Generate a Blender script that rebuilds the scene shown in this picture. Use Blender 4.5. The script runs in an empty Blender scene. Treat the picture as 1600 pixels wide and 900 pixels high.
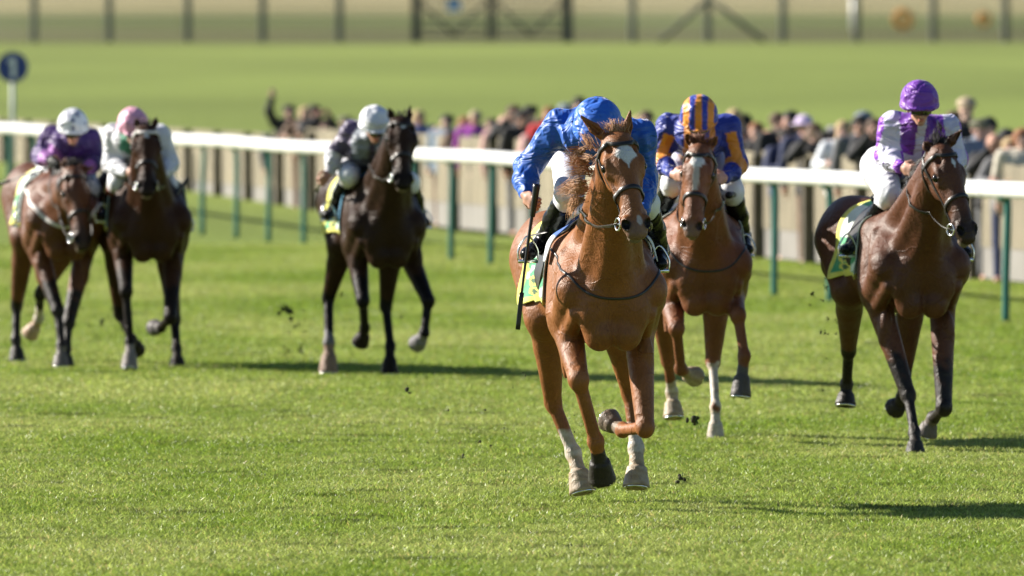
import bpy, math, random
import numpy as np
from mathutils import Vector, Matrix
R = math.radians
random.seed(7); RNG = np.random.default_rng(7)
sc = bpy.context.scene
COL = sc.collection

# ---------------------------------------------------------------- camera
CAMZ = 2.7; F = 17800.0; PITCH = math.atan(410.0 / F)
cd = bpy.data.cameras.new('camera'); cam = bpy.data.objects.new('camera', cd); COL.objects.link(cam)
cam.location = (0, 0, CAMZ); cam.rotation_euler = (math.pi / 2 - PITCH, 0, 0)
cd.sensor_width = 36.0; cd.lens = F / 1600 * 36.0
cd.clip_start = 1.0; cd.clip_end = 6000
cd.dof.use_dof = True; cd.dof.focus_distance = 64.2; cd.dof.aperture_fstop = (cd.lens / 1000) / 0.092
sc.camera = cam
# ---------------------------------------------------------------- light
SUN_EL, SUN_BACK = R(27), R(23)          # low autumn sun from the left, slightly behind the field
sdir = Vector((-math.cos(SUN_BACK) * math.cos(SUN_EL), math.sin(SUN_BACK) * math.cos(SUN_EL), math.sin(SUN_EL)))
w = bpy.data.worlds.new('World'); sc.world = w; w.use_nodes = True
nt = w.node_tree; bg = nt.nodes['Background']
sky = nt.nodes.new('ShaderNodeTexSky'); sky.sky_type = 'NISHITA'; sky.sun_disc = False
sky.sun_elevation = SUN_EL; sky.sun_rotation = math.atan2(sdir.x, sdir.y)
nt.links.new(sky.outputs[0], bg.inputs[0]); bg.inputs[1].default_value = 0.05; sky.dust_density = .2; sky.air_density = .75; sky.ozone_density = 1.5
ld = bpy.data.lights.new('sun', 'SUN'); ld.energy = 5.0; ld.angle = R(0.5); ld.color = (1.0, 0.93, 0.82)
sun = bpy.data.objects.new('sun', ld); COL.objects.link(sun)
sun.rotation_euler = (-sdir).to_track_quat('-Z', 'Y').to_euler()
sc.view_settings.view_transform = 'Standard'; sc.view_settings.look = 'None'
sc.view_settings.exposure = 1.27; sc.view_settings.gamma = 1.0
sc.render.engine = 'CYCLES'
sc.cycles.max_bounces = 6; sc.cycles.diffuse_bounces = 3; sc.cycles.glossy_bounces = 2
sc.cycles.transmission_bounces = 4; sc.cycles.transparent_max_bounces = 6
sc.cycles.use_denoising = True; sc.cycles.use_adaptive_sampling = False; sc.cycles.sample_clamp_indirect = 4

def at(px, py, Y):
    """a pixel of the 1600x900 photograph at the depth Y metres from the camera -> world point"""
    a = (px - 800) / F; b = (450 - py) / F
    c, s = math.cos(PITCH), math.sin(PITCH)
    dy = c + b * s; dz = -s + b * c
    return np.array([a / dy * Y, Y, CAMZ + dz / dy * Y])

def ground(x, y):
    return 0.0 if y < 150 else (y - 150) * 0.0107

# ---------------------------------------------------------------- tags and objects
def tag(o, label=None, cat=None, group=None, kind=None):
    if label: o['label'] = label
    if cat: o['category'] = cat
    if group: o['group'] = group
    if kind: o['kind'] = kind
    return o
def empty(name, loc, label=None, cat=None, group=None):
    o = bpy.data.objects.new(name, None); COL.objects.link(o); o.location = Vector([float(v) for v in loc])
    o.empty_display_size = 0.3
    return tag(o, label, cat, group)
def meshobj(name, V, Fc, mat, parent=None, origin=None, col=None, smooth=True):
    """V in world space; stored relative to origin (parent's place when there is a parent)"""
    if origin is None: origin = np.array(parent.location) if parent is not None else np.zeros(3)
    V = np.asarray(V, dtype=np.float64)
    me = bpy.data.meshes.new(name)
    me.from_pydata((V - np.asarray(origin)).tolist(), [], Fc if isinstance(Fc, list) else Fc.tolist())
    if col is not None:
        ca = me.color_attributes.new('col', 'FLOAT_COLOR', 'POINT')
        c4 = np.ones((len(V), 4), dtype=np.float32); c4[:, :3] = col
        ca.data.foreach_set('color', c4.ravel())
    if smooth: me.polygons.foreach_set('use_smooth', [True] * len(me.polygons))
    me.materials.append(mat); me.update()
    o = bpy.data.objects.new(name, me); COL.objects.link(o)
    if parent is not None: o.parent = parent
    else: o.location = Vector([float(v) for v in origin])
    return o

# ---------------------------------------------------------------- materials
def srgb(*c):
    c = [v / 255 for v in c]
    return tuple((v / 12.92 if v <= .04045 else ((v + .055) / 1.055) ** 2.4) for v in c)
def nmat(name):
    m = bpy.data.materials.new(name); m.use_nodes = True
    t = m.node_tree; return m, t, t.nodes['Principled BSDF']
def N(t, kind, **kw):
    n = t.nodes.new(kind)
    for k, v in kw.items():
        if k.startswith('i_'): n.inputs[k[2:].replace('_', ' ')].default_value = v
        else: setattr(n, k, v)
    return n
def mat(name, base=(.5, .5, .5), rough=.6, metal=0, attr=False, noise=0.0, nscale=6.0, bump=0.0, bscale=60.0,
        sheen=0.0, coat=0.0, spec=.5, stretch=(1, 1, 1), ramp=None, transl=0.0):
    m, t, p = nmat(name)
    p.inputs['Roughness'].default_value = rough; p.inputs['Metallic'].default_value = metal
    p.inputs['Specular IOR Level'].default_value = spec
    p.inputs['Sheen Weight'].default_value = sheen; p.inputs['Coat Weight'].default_value = coat
    p.inputs['Coat Roughness'].default_value = .15
    tc = N(t, 'ShaderNodeTexCoord'); mp = N(t, 'ShaderNodeMapping'); mp.inputs['Scale'].default_value = stretch
    t.links.new(tc.outputs['Object'], mp.inputs[0])
    if attr:
        a = N(t, 'ShaderNodeAttribute', attribute_name='col'); src = a.outputs['Color']
    else:
        rgb = N(t, 'ShaderNodeRGB'); rgb.outputs[0].default_value = (*base, 1); src = rgb.outputs[0]
    if noise > 0:
        nz = N(t, 'ShaderNodeTexNoise'); nz.inputs['Scale'].default_value = nscale; nz.inputs['Detail'].default_value = 5
        t.links.new(mp.outputs[0], nz.inputs['Vector'])
        mr = N(t, 'ShaderNodeMapRange'); mr.inputs[1].default_value = .25; mr.inputs[2].default_value = .75
        mr.inputs[3].default_value = 1 - noise; mr.inputs[4].default_value = 1 + noise
        t.links.new(nz.outputs[0], mr.inputs[0])
        mx = N(t, 'ShaderNodeVectorMath', operation='SCALE'); t.links.new(src, mx.inputs[0]); t.links.new(mr.outputs[0], mx.inputs['Scale'])
        src = mx.outputs[0]
    t.links.new(src, p.inputs['Base Color'])
    if bump > 0:
        bn = N(t, 'ShaderNodeTexNoise'); bn.inputs['Scale'].default_value = bscale; bn.inputs['Detail'].default_value = 4
        t.links.new(mp.outputs[0], bn.inputs['Vector'])
        b = N(t, 'ShaderNodeBump'); b.inputs['Strength'].default_value = 1; b.inputs['Distance'].default_value = bump
        t.links.new(bn.outputs[0], b.inputs['Height']); t.links.new(b.outputs[0], p.inputs['Normal'])
    if transl > 0:
        tr = N(t, 'ShaderNodeBsdfTranslucent'); t.links.new(src, tr.inputs[0])
        ms = N(t, 'ShaderNodeMixShader'); ms.inputs[0].default_value = transl
        out = t.nodes['Material Output']
        t.links.new(p.outputs[0], ms.inputs[1]); t.links.new(tr.outputs[0], ms.inputs[2]); t.links.new(ms.outputs[0], out.inputs[0])
    return m

# ---------------------------------------------------------------- signed distance bodies meshed as one skin
def nrm(v):
    v = np.asarray(v, float); return v / max(1e-9, np.linalg.norm(v))
class Field:
    def __init__(s): s.p = []; s.disp = None; s.margin = .12
    def cap(s, a, b, r1, r2=None, k=.03, n=None, f=1.0, op='u'):
        r2 = r1 if r2 is None else r2
        a = np.asarray(a, float); b = np.asarray(b, float); n_ = None if n is None else nrm(n)
        def squash(v):
            if n_ is None: return v
            return v + (v @ n_)[..., None] * n_ * (1 / f - 1)
        ba = squash(b - a); L2 = max(1e-9, float(ba @ ba))
        def fn(P):
            q = squash(P - a); h = np.clip((q @ ba) / L2, 0, 1)
            return np.linalg.norm(q - h[..., None] * ba, axis=-1) - (r1 + (r2 - r1) * h)
        m = max(r1, r2) * max(1, f)
        s.p.append((op, fn, np.minimum(a, b) - m, np.maximum(a, b) + m, k)); return s
    def ell(s, c, r, ax=None, k=.03, op='u'):
        c = np.asarray(c, float); r = np.asarray(r, float) * np.ones(3)
        A = np.eye(3) if ax is None else np.array([nrm(v) for v in ax])
        def fn(P):
            q = (P - c) @ A.T
            k0 = np.linalg.norm(q / r, axis=-1); k1 = np.linalg.norm(q / (r * r), axis=-1) + 1e-9
            return k0 * (k0 - 1) / k1
        m = np.abs(A.T) @ r
        s.p.append((op, fn, c - m, c + m, k)); return s
    def frustum(s, a, b, r1, r2, k=.008, rnd=.008, op='u'):
        a = np.asarray(a, float); b = np.asarray(b, float); L = np.linalg.norm(b - a); u = (b - a) / L
        def fn(P):
            q = P - a; t = q @ u; rad = np.linalg.norm(q - t[..., None] * u, axis=-1)
            rr = r1 + (r2 - r1) * np.clip(t / L, 0, 1)
            d1 = rad - rr + rnd; d2 = np.abs(t - L / 2) - L / 2 + rnd
            return np.minimum(np.maximum(d1, d2), 0) + np.sqrt(np.maximum(d1, 0) ** 2 + np.maximum(d2, 0) ** 2) - rnd
        m = max(r1, r2)
        s.p.append((op, fn, np.minimum(a, b) - m, np.maximum(a, b) + m, k)); return s
    @staticmethod
    def comb(op, d, e, k):
        if op == 'u':
            h = np.maximum(k - np.abs(d - e), 0) / k; return np.minimum(d, e) - h * h * k * .25
        e = -e; h = np.maximum(k - np.abs(d - e), 0) / k; return np.maximum(d, e) + h * h * k * .25
    def ev(s, P):
        d = np.full(len(P), .25)
        for op, fn, lo, hi, k in s.p:
            mg = s.margin if op == 'u' else k + .01
            m = np.all((P > lo - mg) & (P < hi + mg), axis=1)
            if m.any(): d[m] = s.comb(op, d[m], fn(P[m]), k)
        if s.disp is not None: d = d + s.disp(P)
        return d
    def grad(s, P, e=.003):
        g = np.stack([s.ev(P + np.eye(3)[i] * e) - s.ev(P - np.eye(3)[i] * e) for i in range(3)], 1) / (2 * e)
        L = np.linalg.norm(g, axis=1, keepdims=True); return g, np.maximum(L, 1e-6)
    def snap(s, P, off=0.0, it=4):
        P = np.array(P, float)
        for _ in range(it):
            g, L = s.grad(P); d = s.ev(P) - off
            P = P - np.clip(d / L[:, 0], -.05, .05)[:, None] * g / L
        g, L = s.grad(P); return P, g / L
    def mesh(s, h=.012, fine=None, pad=.05):
        lo = np.min([q[2] for q in s.p if q[0] == 'u'], 0) - pad; hi = np.max([q[3] for q in s.p if q[0] == 'u'], 0) + pad
        ax = []
        for i in range(3):
            a = [lo[i]]
            while a[-1] < hi[i]:
                hh = h
                if fine is not None and fine[i] is not None and fine[i][0] < a[-1] < fine[i][1]: hh = fine[i][2]
                a.append(a[-1] + hh)
            ax.append(np.array(a))
        sh = tuple(len(a) for a in ax); Fv = np.full(sh, .25, dtype=np.float32)
        for op, fn, l, hgh, k in s.p:
            mg = s.margin if op == 'u' else k + .01
            i0 = [max(0, np.searchsorted(ax[i], l[i] - mg) - 1) for i in range(3)]
            i1 = [min(sh[i], np.searchsorted(ax[i], hgh[i] + mg) + 1) for i in range(3)]
            sl = tuple(slice(i0[i], i1[i]) for i in range(3))
            g = np.stack(np.meshgrid(*[ax[i][sl[i]] for i in range(3)], indexing='ij'), -1)
            Fv[sl] = s.comb(op, Fv[sl], fn(g), k)
        if s.disp is not None:
            near = np.abs(Fv) < .05; idx = np.nonzero(near)
            Fv[idx] += s.disp(np.stack([ax[i][idx[i]] for i in range(3)], 1))
        S = (Fv < 0)
        cnt = np.zeros(tuple(n - 1 for n in sh), np.uint8)
        for dx in (0, 1):
            for dy in (0, 1):
                for dz in (0, 1): cnt += S[dx:sh[0] - 1 + dx, dy:sh[1] - 1 + dy, dz:sh[2] - 1 + dz]
        I, J, K = np.nonzero((cnt > 0) & (cnt < 8)); n = len(I)
        idm = np.full(cnt.shape, -1, np.int32); idm[I, J, K] = np.arange(n)
        acc = np.zeros((n, 3)); c = np.zeros(n)
        corners = [(x, y, z) for x in (0, 1) for y in (0, 1) for z in (0, 1)]
        for A in corners:
            for d in range(3):
                if A[d]: continue
                B = list(A); B[d] = 1
                va = Fv[I + A[0], J + A[1], K + A[2]]; vb = Fv[I + B[0], J + B[1], K + B[2]]
                m = (va < 0) != (vb < 0); t = np.where(m, va / np.where(m, va - vb, 1), 0)
                pa = np.stack([ax[0][I + A[0]], ax[1][J + A[1]], ax[2][K + A[2]]], 1)
                pb = np.stack([ax[0][I + B[0]], ax[1][J + B[1]], ax[2][K + B[2]]], 1)
                acc += np.where(m[:, None], pa + (pb - pa) * t[:, None], 0); c += m
        V = acc / np.maximum(c, 1)[:, None]
        Q = []
        for d in range(3):
            s0 = [slice(None)] * 3; s1 = [slice(None)] * 3; s0[d] = slice(0, -1); s1[d] = slice(1, None)
            a = S[tuple(s0)]; b = S[tuple(s1)]; e = np.nonzero(a != b); e = np.array(e).T
            o1, o2 = [(1, 2), (2, 0), (0, 1)][d]
            ok = (e[:, o1] > 0) & (e[:, o2] > 0) & (e[:, o1] < cnt.shape[o1]) & (e[:, o2] < cnt.shape[o2]); e = e[ok]
            ins = a[tuple(e.T)]
            def cell(x, y):
                q = e.copy(); q[:, o1] -= x; q[:, o2] -= y; return idm[tuple(q.T)]
            q = np.stack([cell(1, 1), cell(0, 1), cell(0, 0), cell(1, 0)], 1)
            q[~ins] = q[~ins][:, ::-1]; Q.append(q)
        Q = np.concatenate(Q)
        for _ in range(2):
            g, L = s.grad(V); dd = s.ev(V); V = V - np.clip(dd / L[:, 0], -h, h)[:, None] * g / L * .8
        return V, Q

def spline(P, n=8):
    """Catmull-Rom through the points"""
    P = np.asarray(P, float); A = np.vstack([2 * P[0] - P[1], P, 2 * P[-1] - P[-2]]); out = []
    for i in range(1, len(A) - 2):
        t = np.linspace(0, 1, n, endpoint=False)[:, None]
        p0, p1, p2, p3 = A[i - 1:i + 3]
        out.append(.5 * ((2 * p1) + (-p0 + p2) * t + (2 * p0 - 5 * p1 + 4 * p2 - p3) * t * t + (-p0 + 3 * p1 - 3 * p2 + p3) * t ** 3))
    return np.vstack(out + [P[-1:]])
class MB:
    """collects pieces into one mesh"""
    def __init__(s): s.V = []; s.F = []; s.C = []; s.n = 0
    def add(s, V, Fc, col=None):
        V = np.asarray(V, float); s.V.append(V); s.F += [[int(i) + s.n for i in f] for f in Fc]
        s.C.append(np.tile(np.asarray(col if col is not None else (.5, .5, .5), float), (len(V), 1)) if col is None or np.ndim(col) == 1 else col)
        s.n += len(V); return s
    def box(s, c, d, rot=0, col=None):
        x, y, z = [v / 2 for v in d]; P = np.array([(a * x, b * y, e * z) for a in (-1, 1) for b in (-1, 1) for e in (-1, 1)])
        cr, sr = math.cos(rot), math.sin(rot); P = P @ np.array([[cr, sr, 0], [-sr, cr, 0], [0, 0, 1]]) + np.asarray(c, float)
        return s.add(P, [(0, 1, 3, 2), (4, 6, 7, 5), (0, 4, 5, 1), (2, 3, 7, 6), (0, 2, 6, 4), (1, 5, 7, 3)], col)
    def tube(s, P, r, seg=8, col=None, close=False, flat=None):
        """round tube along P (r scalar or per point); flat=(normals,width,thick) makes a strap"""
        P = np.asarray(P, float); n = len(P); r = np.ones(n) * r
        T = np.gradient(P, axis=0); T /= np.linalg.norm(T, axis=1, keepdims=True) + 1e-9
        if flat is None:
            up = np.array([0, 0, 1.]) if abs(T[0][2]) < .9 else np.array([1., 0, 0])
            A = np.empty_like(P); a = nrm(np.cross(T[0], up))
            for i in range(n): a = nrm(a - T[i] * (a @ T[i])); A[i] = a
            B = np.cross(T, A)
            th = np.linspace(0, 2 * np.pi, seg, endpoint=False)
            V = P[:, None] + r[:, None, None] * (np.cos(th)[None, :, None] * A[:, None] + np.sin(th)[None, :, None] * B[:, None])
        else:
            Nn, wd, tk = flat; B = np.cross(T, Nn); B /= np.linalg.norm(B, axis=1, keepdims=True) + 1e-9; seg = 8
            wd = np.ones(n) * wd
            prof = [(-.5, .25), (-.42, .5), (.42, .5), (.5, .25), (.5, -.25), (.42, -.5), (-.42, -.5), (-.5, -.25)]
            V = np.stack([P + B * (x * wd)[:, None] + Nn * y * tk for x, y in prof], 1)
        V = V.reshape(-1, 3); Fc = []
        for i in range(n if close else n - 1):
            j = (i + 1) % n
            for k in range(seg): k2 = (k + 1) % seg; Fc.append((i * seg + k, i * seg + k2, j * seg + k2, j * seg + k))
        if not close: Fc += [tuple(range(seg))[::-1], tuple((n - 1) * seg + k for k in range(seg))]
        return s.add(V, Fc, col)
    def ring(s, c, ax, rad, r, seg=20, col=None):
        ax = nrm(ax); a = nrm(np.cross(ax, [0.3, .2, 1])); b = np.cross(ax, a)
        th = np.linspace(0, 2 * np.pi, seg, endpoint=False)[:, None]
        return s.tube(np.asarray(c) + rad * (np.cos(th) * a + np.sin(th) * b), r, 8, col, close=True)
    def ball(s, c, r, ax=None, nu=16, nv=10, col=None):
        r = np.asarray(r, float) * np.ones(3); A = np.eye(3) if ax is None else np.array(ax)
        V = [(0, 0, 1)]; Fc = []
        for i in range(1, nv):
            for j in range(nu):
                t = math.pi * i / nv; p = 2 * math.pi * j / nu
                V.append((math.sin(t) * math.cos(p), math.sin(t) * math.sin(p), math.cos(t)))
        V.append((0, 0, -1)); e = len(V) - 1
        for j in range(nu):
            k = (j + 1) % nu; Fc.append((0, 1 + j, 1 + k)); b = 1 + (nv - 2) * nu; Fc.append((e, b + k, b + j))
            for i in range(nv - 2): a = 1 + i * nu; Fc.append((a + j, a + nu + j, a + nu + k, a + k))
        return s.add((np.array(V) * r) @ A + np.asarray(c), Fc, col)
    def build(s, name, m, parent=None, origin=None, smooth=True):
        return meshobj(name, np.vstack(s.V), s.F, m, parent, origin, np.vstack(s.C), smooth)
# ---------------------------------------------------------------- horses
def sstep(e0, e1, x):
    t = np.clip((x - e0) / (e1 - e0), 0, 1); return t * t * (3 - 2 * t)
def segd(P, a, b):
    a = np.asarray(a, float); b = np.asarray(b, float); ba = b - a
    h = np.clip(((P - a) @ ba) / (ba @ ba + 1e-12), 0, 1); return np.linalg.norm(P - a - h[:, None] * ba, axis=1), h
def coat_material(name='coat', spec=.25, rgh=(.36, .56)):
    m, t, p = nmat(name)
    a = N(t, 'ShaderNodeAttribute', attribute_name='col')
    tc = N(t, 'ShaderNodeTexCoord')
    n1 = N(t, 'ShaderNodeTexNoise'); n1.inputs['Scale'].default_value = 5; n1.inputs['Detail'].default_value = 6
    n2 = N(t, 'ShaderNodeTexNoise'); n2.inputs['Scale'].default_value = 130; n2.inputs['Detail'].default_value = 3
    mp = N(t, 'ShaderNodeMapping'); mp.inputs['Scale'].default_value = (1.4, 1.4, .35)
    t.links.new(tc.outputs['Object'], n1.inputs['Vector']); t.links.new(tc.outputs['Object'], mp.inputs[0]); t.links.new(mp.outputs[0], n2.inputs['Vector'])
    ad = N(t, 'ShaderNodeMath', operation='MULTIPLY_ADD'); t.links.new(n2.outputs[0], ad.inputs[0]); ad.inputs[1].default_value = .75; t.links.new(n1.outputs[0], ad.inputs[2])
    mr = N(t, 'ShaderNodeMapRange'); mr.inputs[1].default_value = .5; mr.inputs[2].default_value = 1.25; mr.inputs[3].default_value = .54; mr.inputs[4].default_value = 1.15
    t.links.new(ad.outputs[0], mr.inputs[0])
    mx = N(t, 'ShaderNodeVectorMath', operation='SCALE'); t.links.new(a.outputs['Color'], mx.inputs[0]); t.links.new(mr.outputs[0], mx.inputs['Scale'])
    t.links.new(mx.outputs[0], p.inputs['Base Color'])
    r = N(t, 'ShaderNodeMapRange'); r.inputs[3].default_value = rgh[0]; r.inputs[4].default_value = rgh[1]; t.links.new(n1.outputs[0], r.inputs[0])
    t.links.new(r.outputs[0], p.inputs['Roughness'])
    p.inputs['Specular IOR Level'].default_value = spec; p.inputs['Sheen Weight'].default_value = 0; p.inputs['Sheen Roughness'].default_value = .4
    # veins and skin folds, then hair
    v = N(t, 'ShaderNodeTexNoise'); v.inputs['Scale'].default_value = 8.5; v.inputs['Detail'].default_value = 3; v.inputs['Distortion'].default_value = 1.2
    t.links.new(tc.outputs['Object'], v.inputs['Vector'])
    vn = N(t, 'ShaderNodeTexNoise'); vn.inputs['Scale'].default_value = 4.2; vn.inputs['Detail'].default_value = 1.5; vn.inputs['Distortion'].default_value = .8
    t.links.new(tc.outputs['Object'], vn.inputs['Vector'])
    s1 = N(t, 'ShaderNodeMath', operation='SUBTRACT'); t.links.new(vn.outputs[0], s1.inputs[0]); s1.inputs[1].default_value = .5
    s2 = N(t, 'ShaderNodeMath', operation='ABSOLUTE'); t.links.new(s1.outputs[0], s2.inputs[0])
    s3 = N(t, 'ShaderNodeMapRange', interpolation_type='SMOOTHSTEP'); s3.inputs[1].default_value = 0; s3.inputs[2].default_value = .022; s3.inputs[3].default_value = 1; s3.inputs[4].default_value = 0; t.links.new(s2.outputs[0], s3.inputs[0])
    b0 = N(t, 'ShaderNodeBump'); b0.inputs['Strength'].default_value = .9; b0.inputs['Distance'].default_value = .002; t.links.new(s3.outputs[0], b0.inputs['Height'])
    b1 = N(t, 'ShaderNodeBump'); b1.inputs['Strength'].default_value = .7; b1.inputs['Distance'].default_value = .017; t.links.new(v.outputs[0], b1.inputs['Height']); t.links.new(b0.outputs[0], b1.inputs['Normal'])
    b2 = N(t, 'ShaderNodeBump'); b2.inputs['Strength'].default_value = .6; b2.inputs['Distance'].default_value = .006; t.links.new(n2.outputs[0], b2.inputs['Height'])
    t.links.new(b1.outputs[0], b2.inputs['Normal']); t.links.new(b2.outputs[0], p.inputs['Normal'])
    return m
M_COAT = coat_material(); M_COATD = coat_material('dark_coat', .09, (.30, .5))
M_HAIR = mat('horse_hair', attr=True, rough=.55, noise=.25, nscale=30, spec=.4, transl=.15)
M_EYE = mat('eye', base=(.012, .008, .006), rough=.12, spec=.5)
M_LEATHER = mat('leather', base=(.018, .015, .013), rough=.38, noise=.3, nscale=40, bump=.001, bscale=150)
M_TAN = mat('girth_webbing', base=(.55, .42, .38), rough=.8, noise=.3, nscale=40)
M_STEEL = mat('steel', base=(.75, .75, .73), rough=.2, metal=1)
M_CLOTH = mat('saddle_cloth', attr=True, rough=.75, noise=.12, nscale=25, bump=.006, bscale=14, sheen=.2)
M_PALE = mat('pale_leather', base=(.62, .58, .56), rough=.6, noise=.1)

def horse(s):
    Y0 = s['Y0']; psi = R(s['yaw']); cs, sn = math.cos(psi), math.sin(psi)
    head = np.array([sn, -cs, 0.]); lat = np.array([cs, sn, 0.]); up = np.array([0, 0, 1.])
    X0 = at(s['chest'], 500, Y0 - .35)[0] - .35 * sn
    O = np.array([X0, Y0, 0.]); W = s.get('w', 1.0); lift = s.get('lift', 0.0)
    def T(x, y, z): return O + lat * x * W - head * y + up * (z + lift)
    def px(q): return at(q[0], q[1], Y0 + q[2])
    f = Field()
    # trunk
    f.cap(T(0, -.02, 1.23), T(0, .62, 1.21), .30, .285, .06, lat, .95)
    f.cap(T(0, .55, 1.24), T(0, .95, 1.30), .27, .22, .08, lat, .95)
    f.cap(T(0, .02, 1.50), T(0, .34, 1.46), .085, .09, .10)
    f.cap(T(0, .3, 1.40), T(0, .95, 1.43), .14, .17, .08, lat, 1.3)
    f.cap(T(0, -.28, 1.13), T(0, .1, 1.05), .17, .18, .08, lat, 1.05)
    for q in (-1, 1):
        f.ell(T(q * .14, .98, 1.36), (.19, .3, .25), (lat, head, up), .06)
        f.cap(T(q * .14, 1.05, 1.42), T(q * .15, 1.22, 1.18), .14, .13, .06)
        # shoulder blade, point of shoulder, pectorals
        f.cap(T(q * .09, .06, 1.48), T(q * .2, -.3, 1.2), .085, .115, .045)
        f.cap(T(q * .17, .08, 1.38), T(q * .22, -.02, 1.06), .115, .105, .04)
        f.ell(T(q * .108, -.37, 1.10), (.108, .10, .17), (lat, head, up), .012)
        f.cap(T(q * .225, -.10, 1.38), T(q * .255, -.25, 1.13), .040, .062, .014)
        f.ell(T(q * .262, .02, 1.13), (.05, .13, .15), (lat, head, up), .014)
        f.cap(T(q * .20, -.36, 1.06), T(q * .215, -.10, .92), .05, .045, .012)
        f.ell(T(q * .075, -.36, .95), (.09, .10, .10), (lat, head, up), .03)
        f.cap(T(q * .21, -.32, 1.17), T(q * .215, -.03, 1.0), .10, .095, .03)
    f.cap(T(0, -.46, 1.22), T(0, -.47, 1.02), .012, .012, .03, op='s')
    # head frame
    Pl = px(s['poll']); No = px(s['nose']); U = nrm(No - Pl); hs = np.linalg.norm(No - Pl) / .635
    fy = R(s['fyaw']); d = np.array([math.sin(fy), -math.cos(fy), 0]); V = nrm(d - U * (d @ U)); Wt = np.cross(V, U)
    if Wt[0] < 0: Wt = -Wt
    hw = s.get('hw', 1.0)
    def H(u, v, w): return Pl + (U * u + V * v + Wt * w * hw) * hs
    hx = (U, V, Wt)
    def he(c, r, k=.03, op='u'): f.ell(H(*c), np.array([r[0], r[1], r[2] * hw]) * hs, hx, k, op)
    def hc(a, b, r1, r2, k=.03, n=None, ff=1, op='u'): f.cap(H(*a), H(*b), r1 * hs, r2 * hs, k, n, ff, op)
    # neck
    f.cap(T(0, .03, 1.46), H(.03, -.10, 0), .10, .06, .06, lat, .8)
    f.cap(T(0, -.13, 1.32), H(.09, -.11, 0), .172, .083, .12, lat, .78)
    f.cap(T(0, -.30, 1.17), H(.16, -.13, 0), .138, .062, .12, lat, .92)
    for q in (-1, 1):
        f.cap(H(.12, -.10, q * .045), T(q * .13, -.28, 1.26), .042, .07, .07)
        f.cap(H(.06, -.12, q * .03), T(q * .11, -.02, 1.42), .045, .08, .06)
    # head
    he((.09, -.02, 0), (.12, .098, .088), .04); he((.20, .0, 0), (.12, .07, .102), .03)
    hc((.16, .012, 0), (.5, .002, 0), .074, .054, .03, Wt, .98)
    hc((.2, -.08, 0), (.52, -.055, 0), .055, .033, .04)
    hc((.3, -.035, 0), (.56, -.028, 0), .074, .052, .03, Wt, .92)
    he((.565, -.014, 0), (.075, .056, .064), .025)
    he((.622, -.014, 0), (.030, .038, .050), .015); he((.605, -.072, 0), (.040, .030, .036), .012)
    he((.625, -.042, 0), (.06, .0045, .055), .012, 's')
    for q in (-1, 1):
        he((.19, -.08, q * .05), (.12, .082, .032), .02)
        hc((.25, -.022, q * .078), (.40, -.02, q * .052), .016, .012, .02)
        he((.185, .022, q * .082), (.048, .026, .022), .015)          # brow
        he((.232, .0, q * .084), (.036, .02, .016), .012)
        he((.205, .006, q * .106), (.026, .019, .02), .01, 's')
        he((.10, .045, q * .062), (.035, .02, .018), .02, 's')
        hc((.50, -.02, q * .045), (.47, .0, q * .036), .026, .02, .02)
        he((.560, .014, q * .046), (.046, .030, .028), .012)
        he((.574, .024, q * .054), (.031, .020, .020), .006, 's')
        # ears
        tip = px(s['ears'][0 if q < 0 else 1]); b = H(-.005, -.03, q * .052); mid = b * .55 + tip * .45
        en = nrm(V * .8 + Wt * q * .6); es = nrm(np.cross(tip - b, en))
        f.cap(b, mid, .026 * hs, .031 * hs, .02, en, .62); f.cap(mid, tip, .031 * hs, .006, .01, en, .62)
        f.cap(b * .75 + tip * .25 + en * .017, b * .12 + tip * .88 + en * .008, .02 * hs, .004, .006, es, .8, 's')
    # legs
    zones = []; shoes = []
    hoofc = {}
    def lower(F_, C, Hf, rs, hc_, sock, top, fore):
        back = -head
        f.cap(top, F_, .035 * rs, .032 * rs, .02)
        ax = nrm(F_ - top); bk = nrm(back - ax * (back @ ax))
        f.cap(top + bk * .022, F_ + bk * .016, .018 * rs, .017 * rs, .012)
        f.ell(F_ + bk * .006, np.array([.042, .046, .046]) * rs, None, .02)
        f.cap(F_, C, .033 * rs, .04 * rs, .02)
        hx_ = nrm(Hf - C); L = max(np.linalg.norm(Hf - C), .07)
        Hf = C + hx_ * L
        f.frustum(C - hx_ * .01, Hf, .050 * rs, .071 * rs, .008, .006)
        f.ell(Hf + hx_ * .004, (.0165 * 2, .0165 * 2, .014), (nrm(np.cross(hx_, up + .1)), nrm(np.cross(hx_, np.cross(hx_, up + .1))), hx_), .01, 's')
        zones.append((C, Hf, .082 * rs, .004, hc_))
        shoes.append((Hf, hx_, .058 * rs))
        if sock is not None:
            frac, colr = sock
            a = F_ + (top - F_) * frac
            zones.insert(0, (a, C, .066 * rs, .012, colr))
    fs = s['fore']
    for q, j in ((-1, fs[0]), (1, fs[1])):
        E = T(q * .205, -.02, .98); K, F_, C, Hf = [px(v) for v in j['p']]; rs = j.get('r', 1.0)
        f.cap(E, K, .088, .050 * rs, .035)
        m = E * .68 + K * .32; f.ell(m + head * .045 + lat * q * .022, (.045, .05, .12), None if abs(K[2] - E[2]) < .2 else (lat, head, nrm(K - E)), .012)
        f.cap(m - head * .03, E * .3 + K * .7 - head * .012, .055, .035, .025)
        f.ell(K, np.array([.050, .050, .060]) * rs, None, .02); f.ell(K + head * .02, np.array([.036, .03, .042]) * rs, None, .014)
        f.ell(K - head * .03 + nrm(E - K) * .02, np.array([.022, .024, .03]) * rs, None, .014)
        if s['points'] is not None:
            zones.append((K, F_, .075, .03, s['points'])); zones.append((F_, C, .075, .02, s['points'])); zones.append((E * .3 + K * .7, K, .06, .05, s['points']))
        lower(F_, C, Hf, rs, j['hoof'], j.get('sock'), K, True)
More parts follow.
